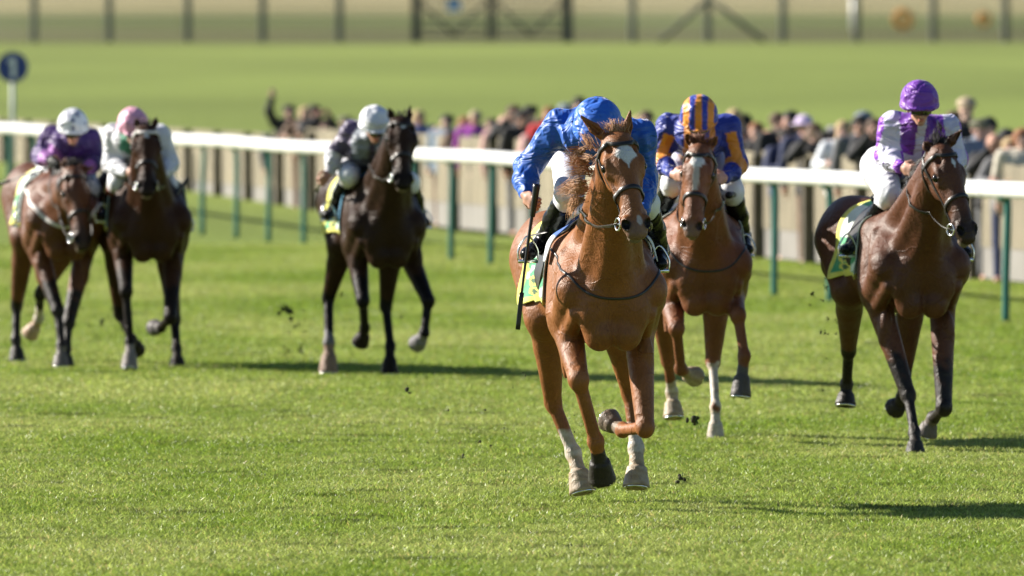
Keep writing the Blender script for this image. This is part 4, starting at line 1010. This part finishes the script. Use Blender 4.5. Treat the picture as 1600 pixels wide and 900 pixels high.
CROWD = [
 # px, top, behind, coat, headkind, colour, pose, label
 (452,163,1.2,'black','short','dark','raise','spectator in black raising one arm high at the left end of the crowd',0),
 (437,186,.7,'grey','bald','grey','down','balding spectator in grey at the very left end of the crowd',0),
 (492,163,1.0,'black','short','dark','camera','dark-haired spectator in black beside a fair-haired one at the left end of the crowd',25),
 (478,166,.6,'brown','long','fair','lean','fair long-haired spectator in brown leaning on the fence at the left end',0),
 (510,190,1.5,'black','short','brown','down','short spectator in black just left of the jockey in the white cap',0),
 (540,180,2.0,'green','cap','olive','down','spectator in an olive cap behind the jockey in the white cap',0),
 (654,172,.8,'blue','long','fair','down','fair-haired spectator in a blue top just right of the dark galloping horse',0),
 (699,178,.8,'slate','short','black','down','black-haired spectator in slate blue standing alone between two gaps',-30),
 (684,196,1.4,'tan','bald','brown','down','low-standing spectator in tan beside the black-haired one in slate',0),
 (727,182,.7,'brown','long','ginger','lean','ginger-haired spectator in brown leaning next to the bright purple top',0),
 (743,172,1.1,'purple','short','tan','down','spectator in a bright purple top in the middle of the crowd',0),
 (768,184,1.5,'black','short','brown','down','brown-haired spectator in black behind the purple top',0),
 (788,178,.7,'pink','bald','white','down','white-haired spectator in pale pink right of the purple top',0),
 (803,164,1.3,'black','long','brown','camera','tall brown-haired spectator in black holding hands to the face',0),
 (815,172,.6,'black','short','dark','down','dark-haired spectator in black facing the course right of the pale pink one',0),
 (829,163,1.8,'black','cap','black','down','tall spectator in a black cap left of the red coat',0),
 (845,183,.6,'pink','short','brown','lean','spectator in pink leaning on the fence just left of the red coat',0),
 (858,166,1.0,'red','short','ginger','down','spectator in a bright red coat just left of the royal blue jockey',0),
 (884,160,1.9,'navy','cap','greyblue','down','spectator in a grey-blue cap behind the left shoulder of the royal blue jockey',0),
 (905,150,1.5,'grey','short','dark','down','spectator in grey behind the royal blue jockey',0),
 (1010,172,1.0,'black','short','brown','down','spectator in black between the royal blue jockey and the striped jockey',0),
 (1000,180,2.0,'tan','long','fair','down','fair-haired spectator in tan close behind the right shoulder of the royal blue jockey',0),
 (1148,170,.7,'grey','long','fair','down','fair-haired spectator in grey at the right shoulder of the striped jockey',0),
 (1163,177,1.4,'black','short','black','down','black-haired spectator in black right of the striped jockey',-40),
 (1160,205,.5,'navy','short','brown','lean','spectator in navy leaning low on the fence right of the striped jockey',0),
 (1182,190,.8,'black','short','ginger','lean','reddish-haired spectator in black leaning near the striped jockey',0),
 (1200,200,1.6,'grey','bald','brown','down','balding spectator in grey left of a tall pair of dark-haired ones',0),
 (1215,175,1.0,'black','short','brown','down','brown-haired spectator in black, left one of the tall dark-haired pair',20),
 (1236,172,1.6,'black','short','black','down','broad black-haired spectator, right one of the tall dark-haired pair',-30),
 (1228,200,.5,'navy','short','dark','lean','dark-haired spectator in navy bending over the fence below the tall pair',0),
 (1256,182,.9,'navy','hat','lilac','down','spectator in navy under a broad lilac hat',0),
 (1272,192,.6,'black','long','brown','camera','spectator in black beside the broad lilac hat with hands at the face',0),
 (1292,205,1.4,'black','short','dark','down','low-standing spectator in black right of the lilac hat',0),
 (1318,188,.7,'white','long','fair','lean','fair-haired spectator in a white top leaning on the fence',0),
 (1343,180,1.0,'grey','short','dark','down','dark-haired spectator in grey behind the white top',0),
 (1350,172,2.0,'black','cap','greyblue','down','spectator in black and a grey-blue cap near the purple-capped jockey',0),
 (1366,184,.6,'black','short','brown','camera','brown-haired spectator in black touching the sleeve of the purple-capped jockey in view',0),
 (1300,196,2.2,'navy','short','grey','down','grey-haired spectator in navy behind the white top',0),
 (1490,172,1.3,'tan','short','brown','down','spectator in tan behind the right shoulder of the purple-capped jockey',0),
 (1510,150,1.4,'black','cap','tan','down','tallest spectator, in black and a tan cap, right of the purple-capped jockey',0),
 (1530,184,.6,'slate','cap','olive','lean','big spectator in slate blue and an olive cap leaning over the fence',30),
 (1545,182,1.8,'black','short','black','down','black-haired spectator in black behind the olive cap',0),
 (1553,206,.6,'black','bald','brown','camera','spectator in black with hands to the face right of the olive cap',0),
 (1573,200,1.4,'navy','short','black','down','black-haired spectator in navy near the right edge',0),
 (1580,214,.5,'grey','long','fair','lean','fair long-haired spectator in grey leaning near the right edge',0),
 (1598,200,.9,'cream','long','ginger','down','ginger-haired spectator in cream at the right edge of the view',0),
 (1562,226,1.9,'brown','short','grey','down','low grey-haired spectator in brown between two leaning ones',0),
]
for i, c in enumerate(CROWD): spectator(i, *c[:8], turn=c[8])
# ---------------------------------------------------------------- the field of six
DK = (.018, .013, .011); PALEH = (.46, .37, .27); WHS = (.62, .56, .50); DH = (.03, .025, .022)
def HH(**k): return k
lead = horse(HH(label='bright chestnut horse with a white star leading the race, wearing a black bridle', Y0=63.3, chest=957, yaw=9, w=.98, lift=.05, h=.0125, finehead=True,
  base=(.26, .098, .031), points=None, mane=(.50, .27, .14), mane_side=-1, poll=(964, 212, -1.0), nose=(997, 368, -1.28), fyaw=14, hw=1.18,
  ears=[(907, 181, -.98), (985, 173, -.95)], star=(.165, .006, .085, .056), snip=(.56, .012), hands=[(905, 325, -.35), (1000, 345, -.4)],
  nmane=150, tuft=[((912, 272, -.78), 120, .13, (-1, .3, .1)), ((904, 298, -.7), 110, .11, (-1, .3, -.3)), ((922, 240, -.85), 60, .11, (-.8, .3, .1))], breaststrap='dark',
  fore=[dict(p=[(904, 593, -.42), (931, 690, -.30), (937, 722, -.22), (941, 750, -.15)], hoof=DH, r=1.12), dict(p=[(1008, 668, -.3), (972, 672, -.02), (960, 664, .05), (951, 656, .10)], hoof=(.2, .15, .11), r=1.0)],
  hind=[dict(p=[(864, 628, 1.0), (896, 708, .98), (904, 738, .93), (911, 770, .9)], hoof=PALEH, r=1.1, sock=(.2, WHS)), dict(p=[(984, 612, 1.05), (994, 700, .98), (995, 732, .93), (994, 762, .9)], hoof=PALEH, r=1.1, sock=(.2, WHS))],
  cloth=dict(number=(.03, .12, .45), y=(.10, .84), ang=112)))
bay2 = horse(HH(label='chestnut horse with a long white star, second from the right, one white hind foot', Y0=73.6, chest=1103, yaw=5, w=.94, h=.0145, lift=-.02,
  base=(.19, .068, .027), points=None, mane=(.2, .07, .03), poll=(1094, 228, -.9), nose=(1080, 368, -1.1), fyaw=-6, hw=1.0,
  ears=[(1070, 207, -.9), (1124, 210, -.9)], star=(.15, .0, .075, .055), stripe=(.18, .34, .016), hands=[(1068, 272, -.35), (1122, 280, -.35)], tuft=[], breaststrap='ring',
  fore=[dict(p=[(1057, 513, -.42), (1064, 577, -.25), (1076, 585, -.15), (1087, 589, -.08)], hoof=PALEH), dict(p=[(1153, 492, -.45), (1163, 556, -.5), (1159, 590, -.5), (1157, 620, -.52)], hoof=(.10, .09, .085))],
  hind=[dict(p=[(1044, 562, 1.15), (1050, 613, 1.3), (1051, 630, 1.28), (1053, 653, 1.25)], hoof=PALEH, sock=(.1, WHS)), dict(p=[(1114, 565, .8), (1118, 635, .62), (1118, 662, .6), (1118, 688, .6)], hoof=(.55, .5, .45), r=.85, sock=(.75, WHS))],
  cloth=dict(y=(.08, .72), ang=100)))
bay4 = horse(HH(label='dark bay horse with a small white star under the jockey in purple and white', Y0=72.2, chest=1440, yaw=11.5, w=1.04, h=.0135,
  base=(.105, .038, .017), points=DK, mane=(.015, .011, .010), poll=(1468, 230, -.95), nose=(1515, 376, -1.2), fyaw=27, hw=1.0, finehead=True,
  ears=[(1444, 222, -.95), (1503, 203, -.92)], star=(.15, .01, .035, .016), hands=[(1430, 272, -.4), (1462, 282, -.4)], nmane=160, tuft=[((1470, 222, -.93), 50, .05, (-.3, 0, .8))],
  fore=[dict(p=[(1419, 618, -.28), (1429, 676, -.44), (1430, 692, -.5), (1430, 711, -.52)], hoof=DH, r=.95), dict(p=[(1475, 637, -.25), (1458, 654, .02), (1452, 664, .06), (1448, 678, .08)], hoof=(.14, .12, .11))],
  hind=[dict(p=[(1326, 548, 1.3), (1323, 600, 1.5), (1322, 616, 1.5), (1321, 634, 1.48)], hoof=DH), dict(p=[(1412, 585, .95), (1410, 622, 1.1), (1405, 632, 1.15), (1398, 638, 1.2)], hoof=DH)],
  cloth=dict(y=(.12, .80), ang=112, front=(.6, .72, .62)), girthm=M_TAN))
dark3 = horse(HH(label='nearly black horse with one pale hind foot under the jockey in the white cap', Y0=87.0, chest=606, yaw=9, w=.95, h=.0155,
  base=(.034, .017, .010), points=(.010, .008, .008), mane=(.012, .010, .009), poll=(627, 186, -.85), nose=(630, 292, -1.15), fyaw=10, hw=1.22, nfore=30,
  ears=[(607, 168, -.85), (642, 163, -.82)], star=(.12, .0, .03, .02), hands=[(590, 262, -.35), (618, 270, -.4)], tuft=[], paler=False,
  fore=[dict(p=[(567, 470, -.35), (570, 512, -.1), (568, 524, -.05), (562, 537, 0)], hoof=DK), dict(p=[(669, 470, -.3), (663, 520, -.35), (658, 530, -.3), (651, 538, -.2)], hoof=(.20, .19, .20))],
  hind=[dict(p=[(513, 466, .95), (514, 535, .78), (514, 556, .75), (513, 584, .72)], hoof=(.28, .19, .14), r=1.1, sock=(.06, (.22, .21, .22))), dict(p=[(603, 478, .9), (610, 541, .75), (609, 562, .7), (609, 586, .68)], hoof=DK)],
  cloth=dict(y=(.06, .84), ang=110, front=(.12, .35, .55))))
bay5 = horse(HH(label='dark brown horse with a pale browband, under the jockey in the pink cap', Y0=89.2, chest=238, yaw=7, w=1.0, h=.0155,
  base=(.050, .022, .012), points=DK, mane=(.012, .010, .009), poll=(228, 199, -.85), nose=(230, 303, -1.15), fyaw=4, hw=1.2, nfore=30, browmat=M_PALE,
  ears=[(212, 182, -.85), (246, 181, -.82)], star=(.13, .0, .025, .018), hands=[(214, 272, -.4), (248, 278, -.4)], tuft=[],
  fore=[dict(p=[(197, 455, -.45), (203, 535, -.5), (203, 554, -.55), (202, 577, -.6)], hoof=(.25, .22, .2)), dict(p=[(266, 496, -.4), (251, 512, -.15), (246, 512, -.1), (241, 512, -.02)], hoof=(.15, .14, .14))],
  hind=[dict(p=[(187, 490, .95), (206, 530, .85), (211, 538, .9), (214, 548, .98)], hoof=DH), dict(p=[(273, 500, .8), (276, 545, .65), (277, 560, .6), (277, 578, .58)], hoof=DH)],
  cloth=dict(y=(.06, .80), ang=112, front=(.35, .5, .52))))
bay6 = horse(HH(label='bay horse with a lowered head and a pale breast strap at the left edge', Y0=90.0, chest=103, yaw=9, w=.98, h=.0155,
  base=(.13, .048, .022), points=DK, mane=(.015, .011, .010), poll=(114, 264, -.95), nose=(131, 388, -1.2), fyaw=22, hw=1.0,
  ears=[(101, 243, -.9), (147, 262, -.9)], hands=[(84, 262, -.4), (128, 270, -.4)], tuft=[], breaststrap='pale',
  fore=[dict(p=[(90, 485, -.4), (96, 540, -.5), (95, 556, -.52), (95, 575, -.55)], hoof=(.16, .14, .13)), dict(p=[(107, 505, -.25), (104, 545, -.35), (103, 558, -.4), (103, 575, -.42)], hoof=DH)],
  hind=[dict(p=[(26, 478, 1.1), (25, 530, 1.0), (26, 547, .98), (27, 566, .95)], hoof=DH), dict(p=[(63, 460, 1.0), (61, 498, 1.25), (54, 511, 1.3), (46, 523, 1.35)], hoof=(.5, .36, .26), sock=(.3, WHS))],
  cloth=dict(y=(.06, .76), ang=108)))

ROYAL = np.array((.022, .125, .55)); NAVY = np.array((.022, .045, .33)); ORG = np.array((.72, .27, .03)); PUR = np.array((.16, .035, .34)); WHT = np.array((.74, .75, .80))
LILAC = np.array((.62, .60, .78)); GREY = np.array((.10, .09, .14)); GRN = np.array((.06, .26, .17)); PINK = np.array((.78, .38, .52)); DPUR = np.array((.055, .018, .15))
def flat(c): return lambda V, S, P: np.tile(c, (len(V), 1))
def silk_orange(V, S, P):
    C = np.tile(NAVY, (len(V), 1)); a = S['arm']; al = S['al']
    st = ((np.abs(S['off'] - .0) < .034) & (al > .12) & (al < 1.05)) | ((al > 1.1) & (al < 1.45)); C[a & st] = ORG
    C[~a & (np.abs(S['x']) > .06) & (np.abs(S['x']) < .10)] = ORG * .9; return C
def silk_purple(V, S, P):
    C = np.tile(PUR, (len(V), 1)); a = S['arm']; al = S['al']; x = S['x']
    ang = np.sin((V[:, 1] * 7 + V[:, 2] * 5 + V[:, 0] * 22) * 2.2)
    C[a] = np.where(((np.abs(S['off'] - .012) < .052) & (al < 1.8) | (np.abs(al - 1.35) < .12))[:, None], LILAC * 1.15, PUR * 1.9)[a]
    C[~a & (np.abs(x) < .028)] = LILAC; C[~a & (np.abs(np.abs(x) - .155) < .035)] = LILAC; return C
def silk_white_cap(V, S, P):
    C = np.tile(GREY * .9, (len(V), 1)); a = S['arm']; al = S['al']
    C[a & (al > 1.0)] = WHT * .85; C[a & (al <= 1.0)] = (.085, .065, .14); C[~a & (np.abs(S['x']) > .02) & (S['z'] > -.18)] = (.22, .25, .30); return C
def silk_green(V, S, P):
    C = np.tile(GRN, (len(V), 1)); C[S['arm'] & (S['al'] > .02)] = WHT; C[np.abs(S['x']) > .12] = WHT; return C
def silk_dpur(V, S, P):
    C = np.tile(DPUR, (len(V), 1)); C[S['arm'] & (S['al'] > 1.55)] = (.34, .12, .42); return C
def cflat(c): return lambda az, z, q: np.tile(c, (len(az), 1))
def cap_stripes(az, z, q):
    C = np.tile(NAVY * 1.1, (len(az), 1)); m = (np.floor((q[:, 2] / .040) + .5) % 2) == 0; C[m] = ORG; C[z < -.02] = ORG * .8; return C
def cap_stars(az, z, q):
    C = np.tile(WHT, (len(az), 1))
    for a0, z0 in ((0, .075), (1.0, .03), (-1.0, .03), (2.1, .07), (-2.1, .07), (.5, .11), (-.5, .11), (3.1, .04), (0.0, .02)):
        dx = np.angle(np.exp(1j * (az - a0))) * .12; dz = z - z0; r = np.hypot(dx, dz); th = np.arctan2(dz, dx)
        C[r < .016 + .007 * np.cos(5 * (th - math.pi / 2))] = (.03, .04, .16)
    return C
def cap_seams(c):
    def fn(az, z, q):
        C = np.tile(c, (len(az), 1)); C[np.abs(np.sin(az * 3 + .3)) < .05] = c * .8; return C
    return fn

j1 = jockey(lead, dict(label='jockey in plain royal blue silks and cap crouched low over the leading chestnut horse', h=.0095, seed=3, bulk=1.04, fold=.011, capfold=.006, caps=1.16, face=(.1, -.75, -.75), hup=(0, -.6, .75), peak=False,
  p=dict(head=(934, 194, -.48), neck=(928, 198, -.28), hip=(918, 212, .50), shL=(874, 197, -.14), shR=(1000, 212, -.14), elL=(824, 262, -.02), wrL=(820, 303, -.20), hdL=(836, 322, -.30),
    elR=(1008, 278, -.05), wrR=(1004, 330, -.40), hdR=(1000, 345, -.5), knL=(889, 305, -.05), anL=(848, 376, .32), toL=(825, 397, .16), knR=(1008, 318, -.05), anR=(1034, 392, .32), toR=(1030, 412, .14)),
  gripL=(-.13, 0, -1.), backL=(-.8, -.4, .2), silk=flat(ROYAL), cap=cap_seams(ROYAL * 1.1)))
j2 = jockey(bay2, dict(label='jockey in dark blue silks with orange stripes and a striped orange and blue cap', h=.0115, seed=12, bulk=.95, face=(-.05, -.85, -.5), hup=(0, -.4, .9), 
  p=dict(head=(1092, 180, -.42), neck=(1092, 198, -.22), hip=(1092, 226, .5), shL=(1046, 198, -.1), shR=(1138, 198, -.1), elL=(1030, 247, -.05), wrL=(1052, 272, -.3), hdL=(1064, 274, -.38),
    elR=(1153, 256, -.08), wrR=(1133, 278, -.32), hdR=(1124, 280, -.4), knL=(1052, 286, -.05), anL=(1026, 338, .3), toL=(1020, 350, .12), knR=(1143, 298, -.05), anR=(1163, 368, .32), toR=(1166, 390, .12)),
  glove=None, silk=silk_orange, cap=cap_stripes))
j4 = jockey(bay4, dict(label='jockey in purple silks with white stripes, plain purple cap and dark goggles', h=.0105, seed=21, bulk=.95, face=(.1, -.97, -.22), hup=(0, -.15, 1),
  p=dict(head=(1437, 157, -.35), neck=(1434, 199, -.15), hip=(1398, 262, .45), shL=(1393, 196, -.08), shR=(1480, 200, -.08), elL=(1384, 243, -.05), wrL=(1409, 262, -.30), hdL=(1430, 268, -.4),
    elR=(1494, 250, -.1), wrR=(1472, 280, -.36), hdR=(1462, 284, -.44), knL=(1390, 306, -.05), anL=(1348, 372, .32), toL=(1324, 390, .14), knR=(1482, 322, -.05), anR=(1500, 378, .3), toR=(1508, 396, .12)),
  silk=silk_purple, cap=cap_seams(np.array((.20, .055, .42)))))
j3 = jockey(dark3, dict(label='jockey in dark grey silks with white sleeves and plain white cap on the black horse', h=.013, seed=33, bulk=.92, face=(.25, -.9, -.4), hup=(.05, -.3, .95),
  p=dict(head=(586, 191, -.38), neck=(580, 212, -.18), hip=(560, 245, .45), shL=(549, 205, -.08), shR=(612, 208, -.08), elL=(524, 238, -.0), wrL=(514, 272, -.08), hdL=(508, 280, -.14),
    elR=(628, 250, -.1), wrR=(618, 270, -.36), hdR=(612, 276, -.42), knL=(546, 275, -.08), anL=(522, 325, .28), toL=(512, 336, .1), knR=(640, 285, -.05), anR=(657, 335, .3), toR=(664, 348, .12)),
  silk=silk_white_cap, cap=cflat(WHT)))
j5 = jockey(bay5, dict(label='jockey in green silks with white sleeves and a pink cap', h=.013, seed=44, bulk=.98, face=(.25, -.85, -.5), hup=(.1, -.4, .9),
  p=dict(head=(208, 194, -.42), neck=(210, 210, -.2), hip=(214, 238, .5), shL=(178, 210, -.08), shR=(250, 212, -.08), elL=(174, 256, -.05), wrL=(198, 270, -.34), hdL=(212, 270, -.42),
    elR=(266, 256, -.08), wrR=(252, 276, -.32), hdR=(246, 280, -.4), knL=(184, 285, -.05), anL=(168, 325, .3), toL=(160, 338, .12), knR=(262, 290, -.05), anR=(284, 335, .3), toR=(292, 352, .12)),
  silk=silk_green, cap=cap_seams(PINK), boottop=(.20, .05, .02)))
j6 = jockey(bay6, dict(label='jockey in dark purple silks and a white cap with dark stars at the left edge', h=.013, seed=55, bulk=.98, face=(.05, -.93, -.3), hup=(0, -.25, 1),
  p=dict(head=(114, 195, -.4), neck=(110, 218, -.2), hip=(98, 245, .48), shL=(80, 214, -.08), shR=(141, 216, -.08), elL=(63, 244, -.02), wrL=(76, 250, -.28), hdL=(86, 258, -.36),
    elR=(148, 250, -.08), wrR=(134, 268, -.34), hdR=(126, 270, -.42), knL=(76, 288, -.05), anL=(44, 328, .3), toL=(33, 345, .12), knR=(142, 296, -.05), anR=(156, 340, .3), toR=(160, 352, .12)),
  silk=silk_dpur, cap=cap_stars, glove=(.02, .02, .02), boottop=(.45, .06, .07)))

# whips
g = j1['grips']['L']; a = lead['px']((838, 293, -.31)); b = lead['px']((809, 515, -.30))
whip(a, b, 'long black riding whip pointing down from the blue jockey\'s fist', bend=-.006, r=.0115)
whip(bay5['px']((270, 309, -.2)), bay5['px']((294, 278, -.1)), 'short black whip held up by the jockey in the pink cap', r=.012)
whip(j6['grips']['L'], bay6['px']((-10, 291, .25)), 'black whip held out sideways by the jockey in the starred cap', r=.009)
whip(j3['grips']['L'], dark3['px']((495, 300, .35)), 'dark whip trailing back from the hand of the white-capped jockey', r=.009)
whip(bay2['px']((1140, 305, -.2)), bay2['px']((1163, 302, .1)), 'short black whip tucked by the thigh of the striped jockey', r=.013)

# ---------------------------------------------------------------- kicked-up turf
M_CLOD = mat('soil', attr=True, rough=.95, noise=.4, nscale=60)
clods = [(447, 483, 88.5, .045, 'largest dark clod of turf flying left of the black horse'), (1087, 655, 69.5, .035, 'grassy clod in the air between the two chestnut horses'),
 (455, 500, 88.6, .02, 'crumb of soil just below the largest flying clod'), (534, 460, 88, .014, 'soil crumb between the legs of the black horse'), (627, 494, 87, .014, 'soil crumb beside the right foreleg of the black horse'),
 (638, 609, 70, .022, 'curled scrap of torn turf in the air left of the leading horse'), (158, 502, 90, .022, 'dark clod between the two horses at the left'), (471, 545, 88.5, .022, 'clod low in the dust left of the black horse'),
 (1066, 747, 66.5, .03, 'flat torn divot lying on the grass right of the leading horse'), (724, 712, 66, .012, 'small crumb of soil low on the left of the leading horse'), (1269, 458, 74, .016, 'soil crumb flying left of the purple-capped jockey\'s horse'),
 (700, 641, 66, .008, 'tiny soil crumb above the grass left of the leading horse'), (750, 690, 66, .01, 'tiny soil crumb over the mown grass near the lead horse'), (1284, 470, 74, .010, 'lower soil crumb left of the purple-capped jockey\'s horse'),
 (820, 585, 67, .010, 'tiny soil crumb behind the whip'), (758, 640, 65.5, .007, 'speck of soil midway over the grass left of the lead horse'), (1285, 610, 74, .008, 'speck of soil near the hind foot of the dark bay horse')]
rs_ = np.random.default_rng(77)
for i, (x, y, Y, r_, lb) in enumerate(clods):
    c = at(x, y, Y); c[2] = max(c[2], r_ * .35); f_ = Field(); rg = np.random.default_rng(i)
    for k in range(6): f_.ell(c + rg.normal(0, r_ * .55, 3), r_ * rg.uniform(.22, .55, 3), None, r_ * .3)
    f_.disp = folds(i, r_ * .12, .25 / r_ * .1); f_.margin = r_; Vv, Q = f_.mesh(r_ * .16, pad=r_); b = MB(); b.add(Vv, Q.tolist(), np.array((.05, .045, .02)))
    for k in range(10 if r_ > .015 else 3):
        d_ = nrm(rg.normal(0, 1, 3)); b.tube([c, c + d_ * r_ * 1.1, c + d_ * r_ * 1.8 + np.array([0, 0, -r_ * .3])], [r_ * .07, r_ * .06, r_ * .015], 4, (.10, .17, .03))
    tag(b.build('turf_clod', M_CLOD, origin=c), lb, 'clod', 'bits of turf kicked up by the hooves')

protos = [o for o in COL.objects if o.name.startswith('turf_clod') and 'tiny' in o['label']][:3]
for (cx, cy, cY, sx, sy, n_, lo_) in ((462, 520, 88.6, 14, 32, 16, .9), (745, 670, 66, 45, 45, 12, .45), (1290, 500, 74, 16, 40, 12, .8), (885, 640, 66.4, 10, 40, 6, .5), (150, 500, 90, 20, 30, 5, .8)):
    for k in range(n_):
        o = protos[k % 3].copy(); COL.objects.link(o); c = at(cx + rs_.normal(0, sx), cy + rs_.normal(0, sy), cY); c[2] = max(c[2], .01)
        o.location = Vector([float(v) for v in c]); o.rotation_euler = tuple(rs_.uniform(0, 6, 3)); o.scale = tuple(lo_ * rs_.uniform(.6, 1.8, 3))
        o['label'] = 'tiny soil speck in a loose spray thrown up over the turf by the hooves'; o['group'] = 'specks of soil in the air'
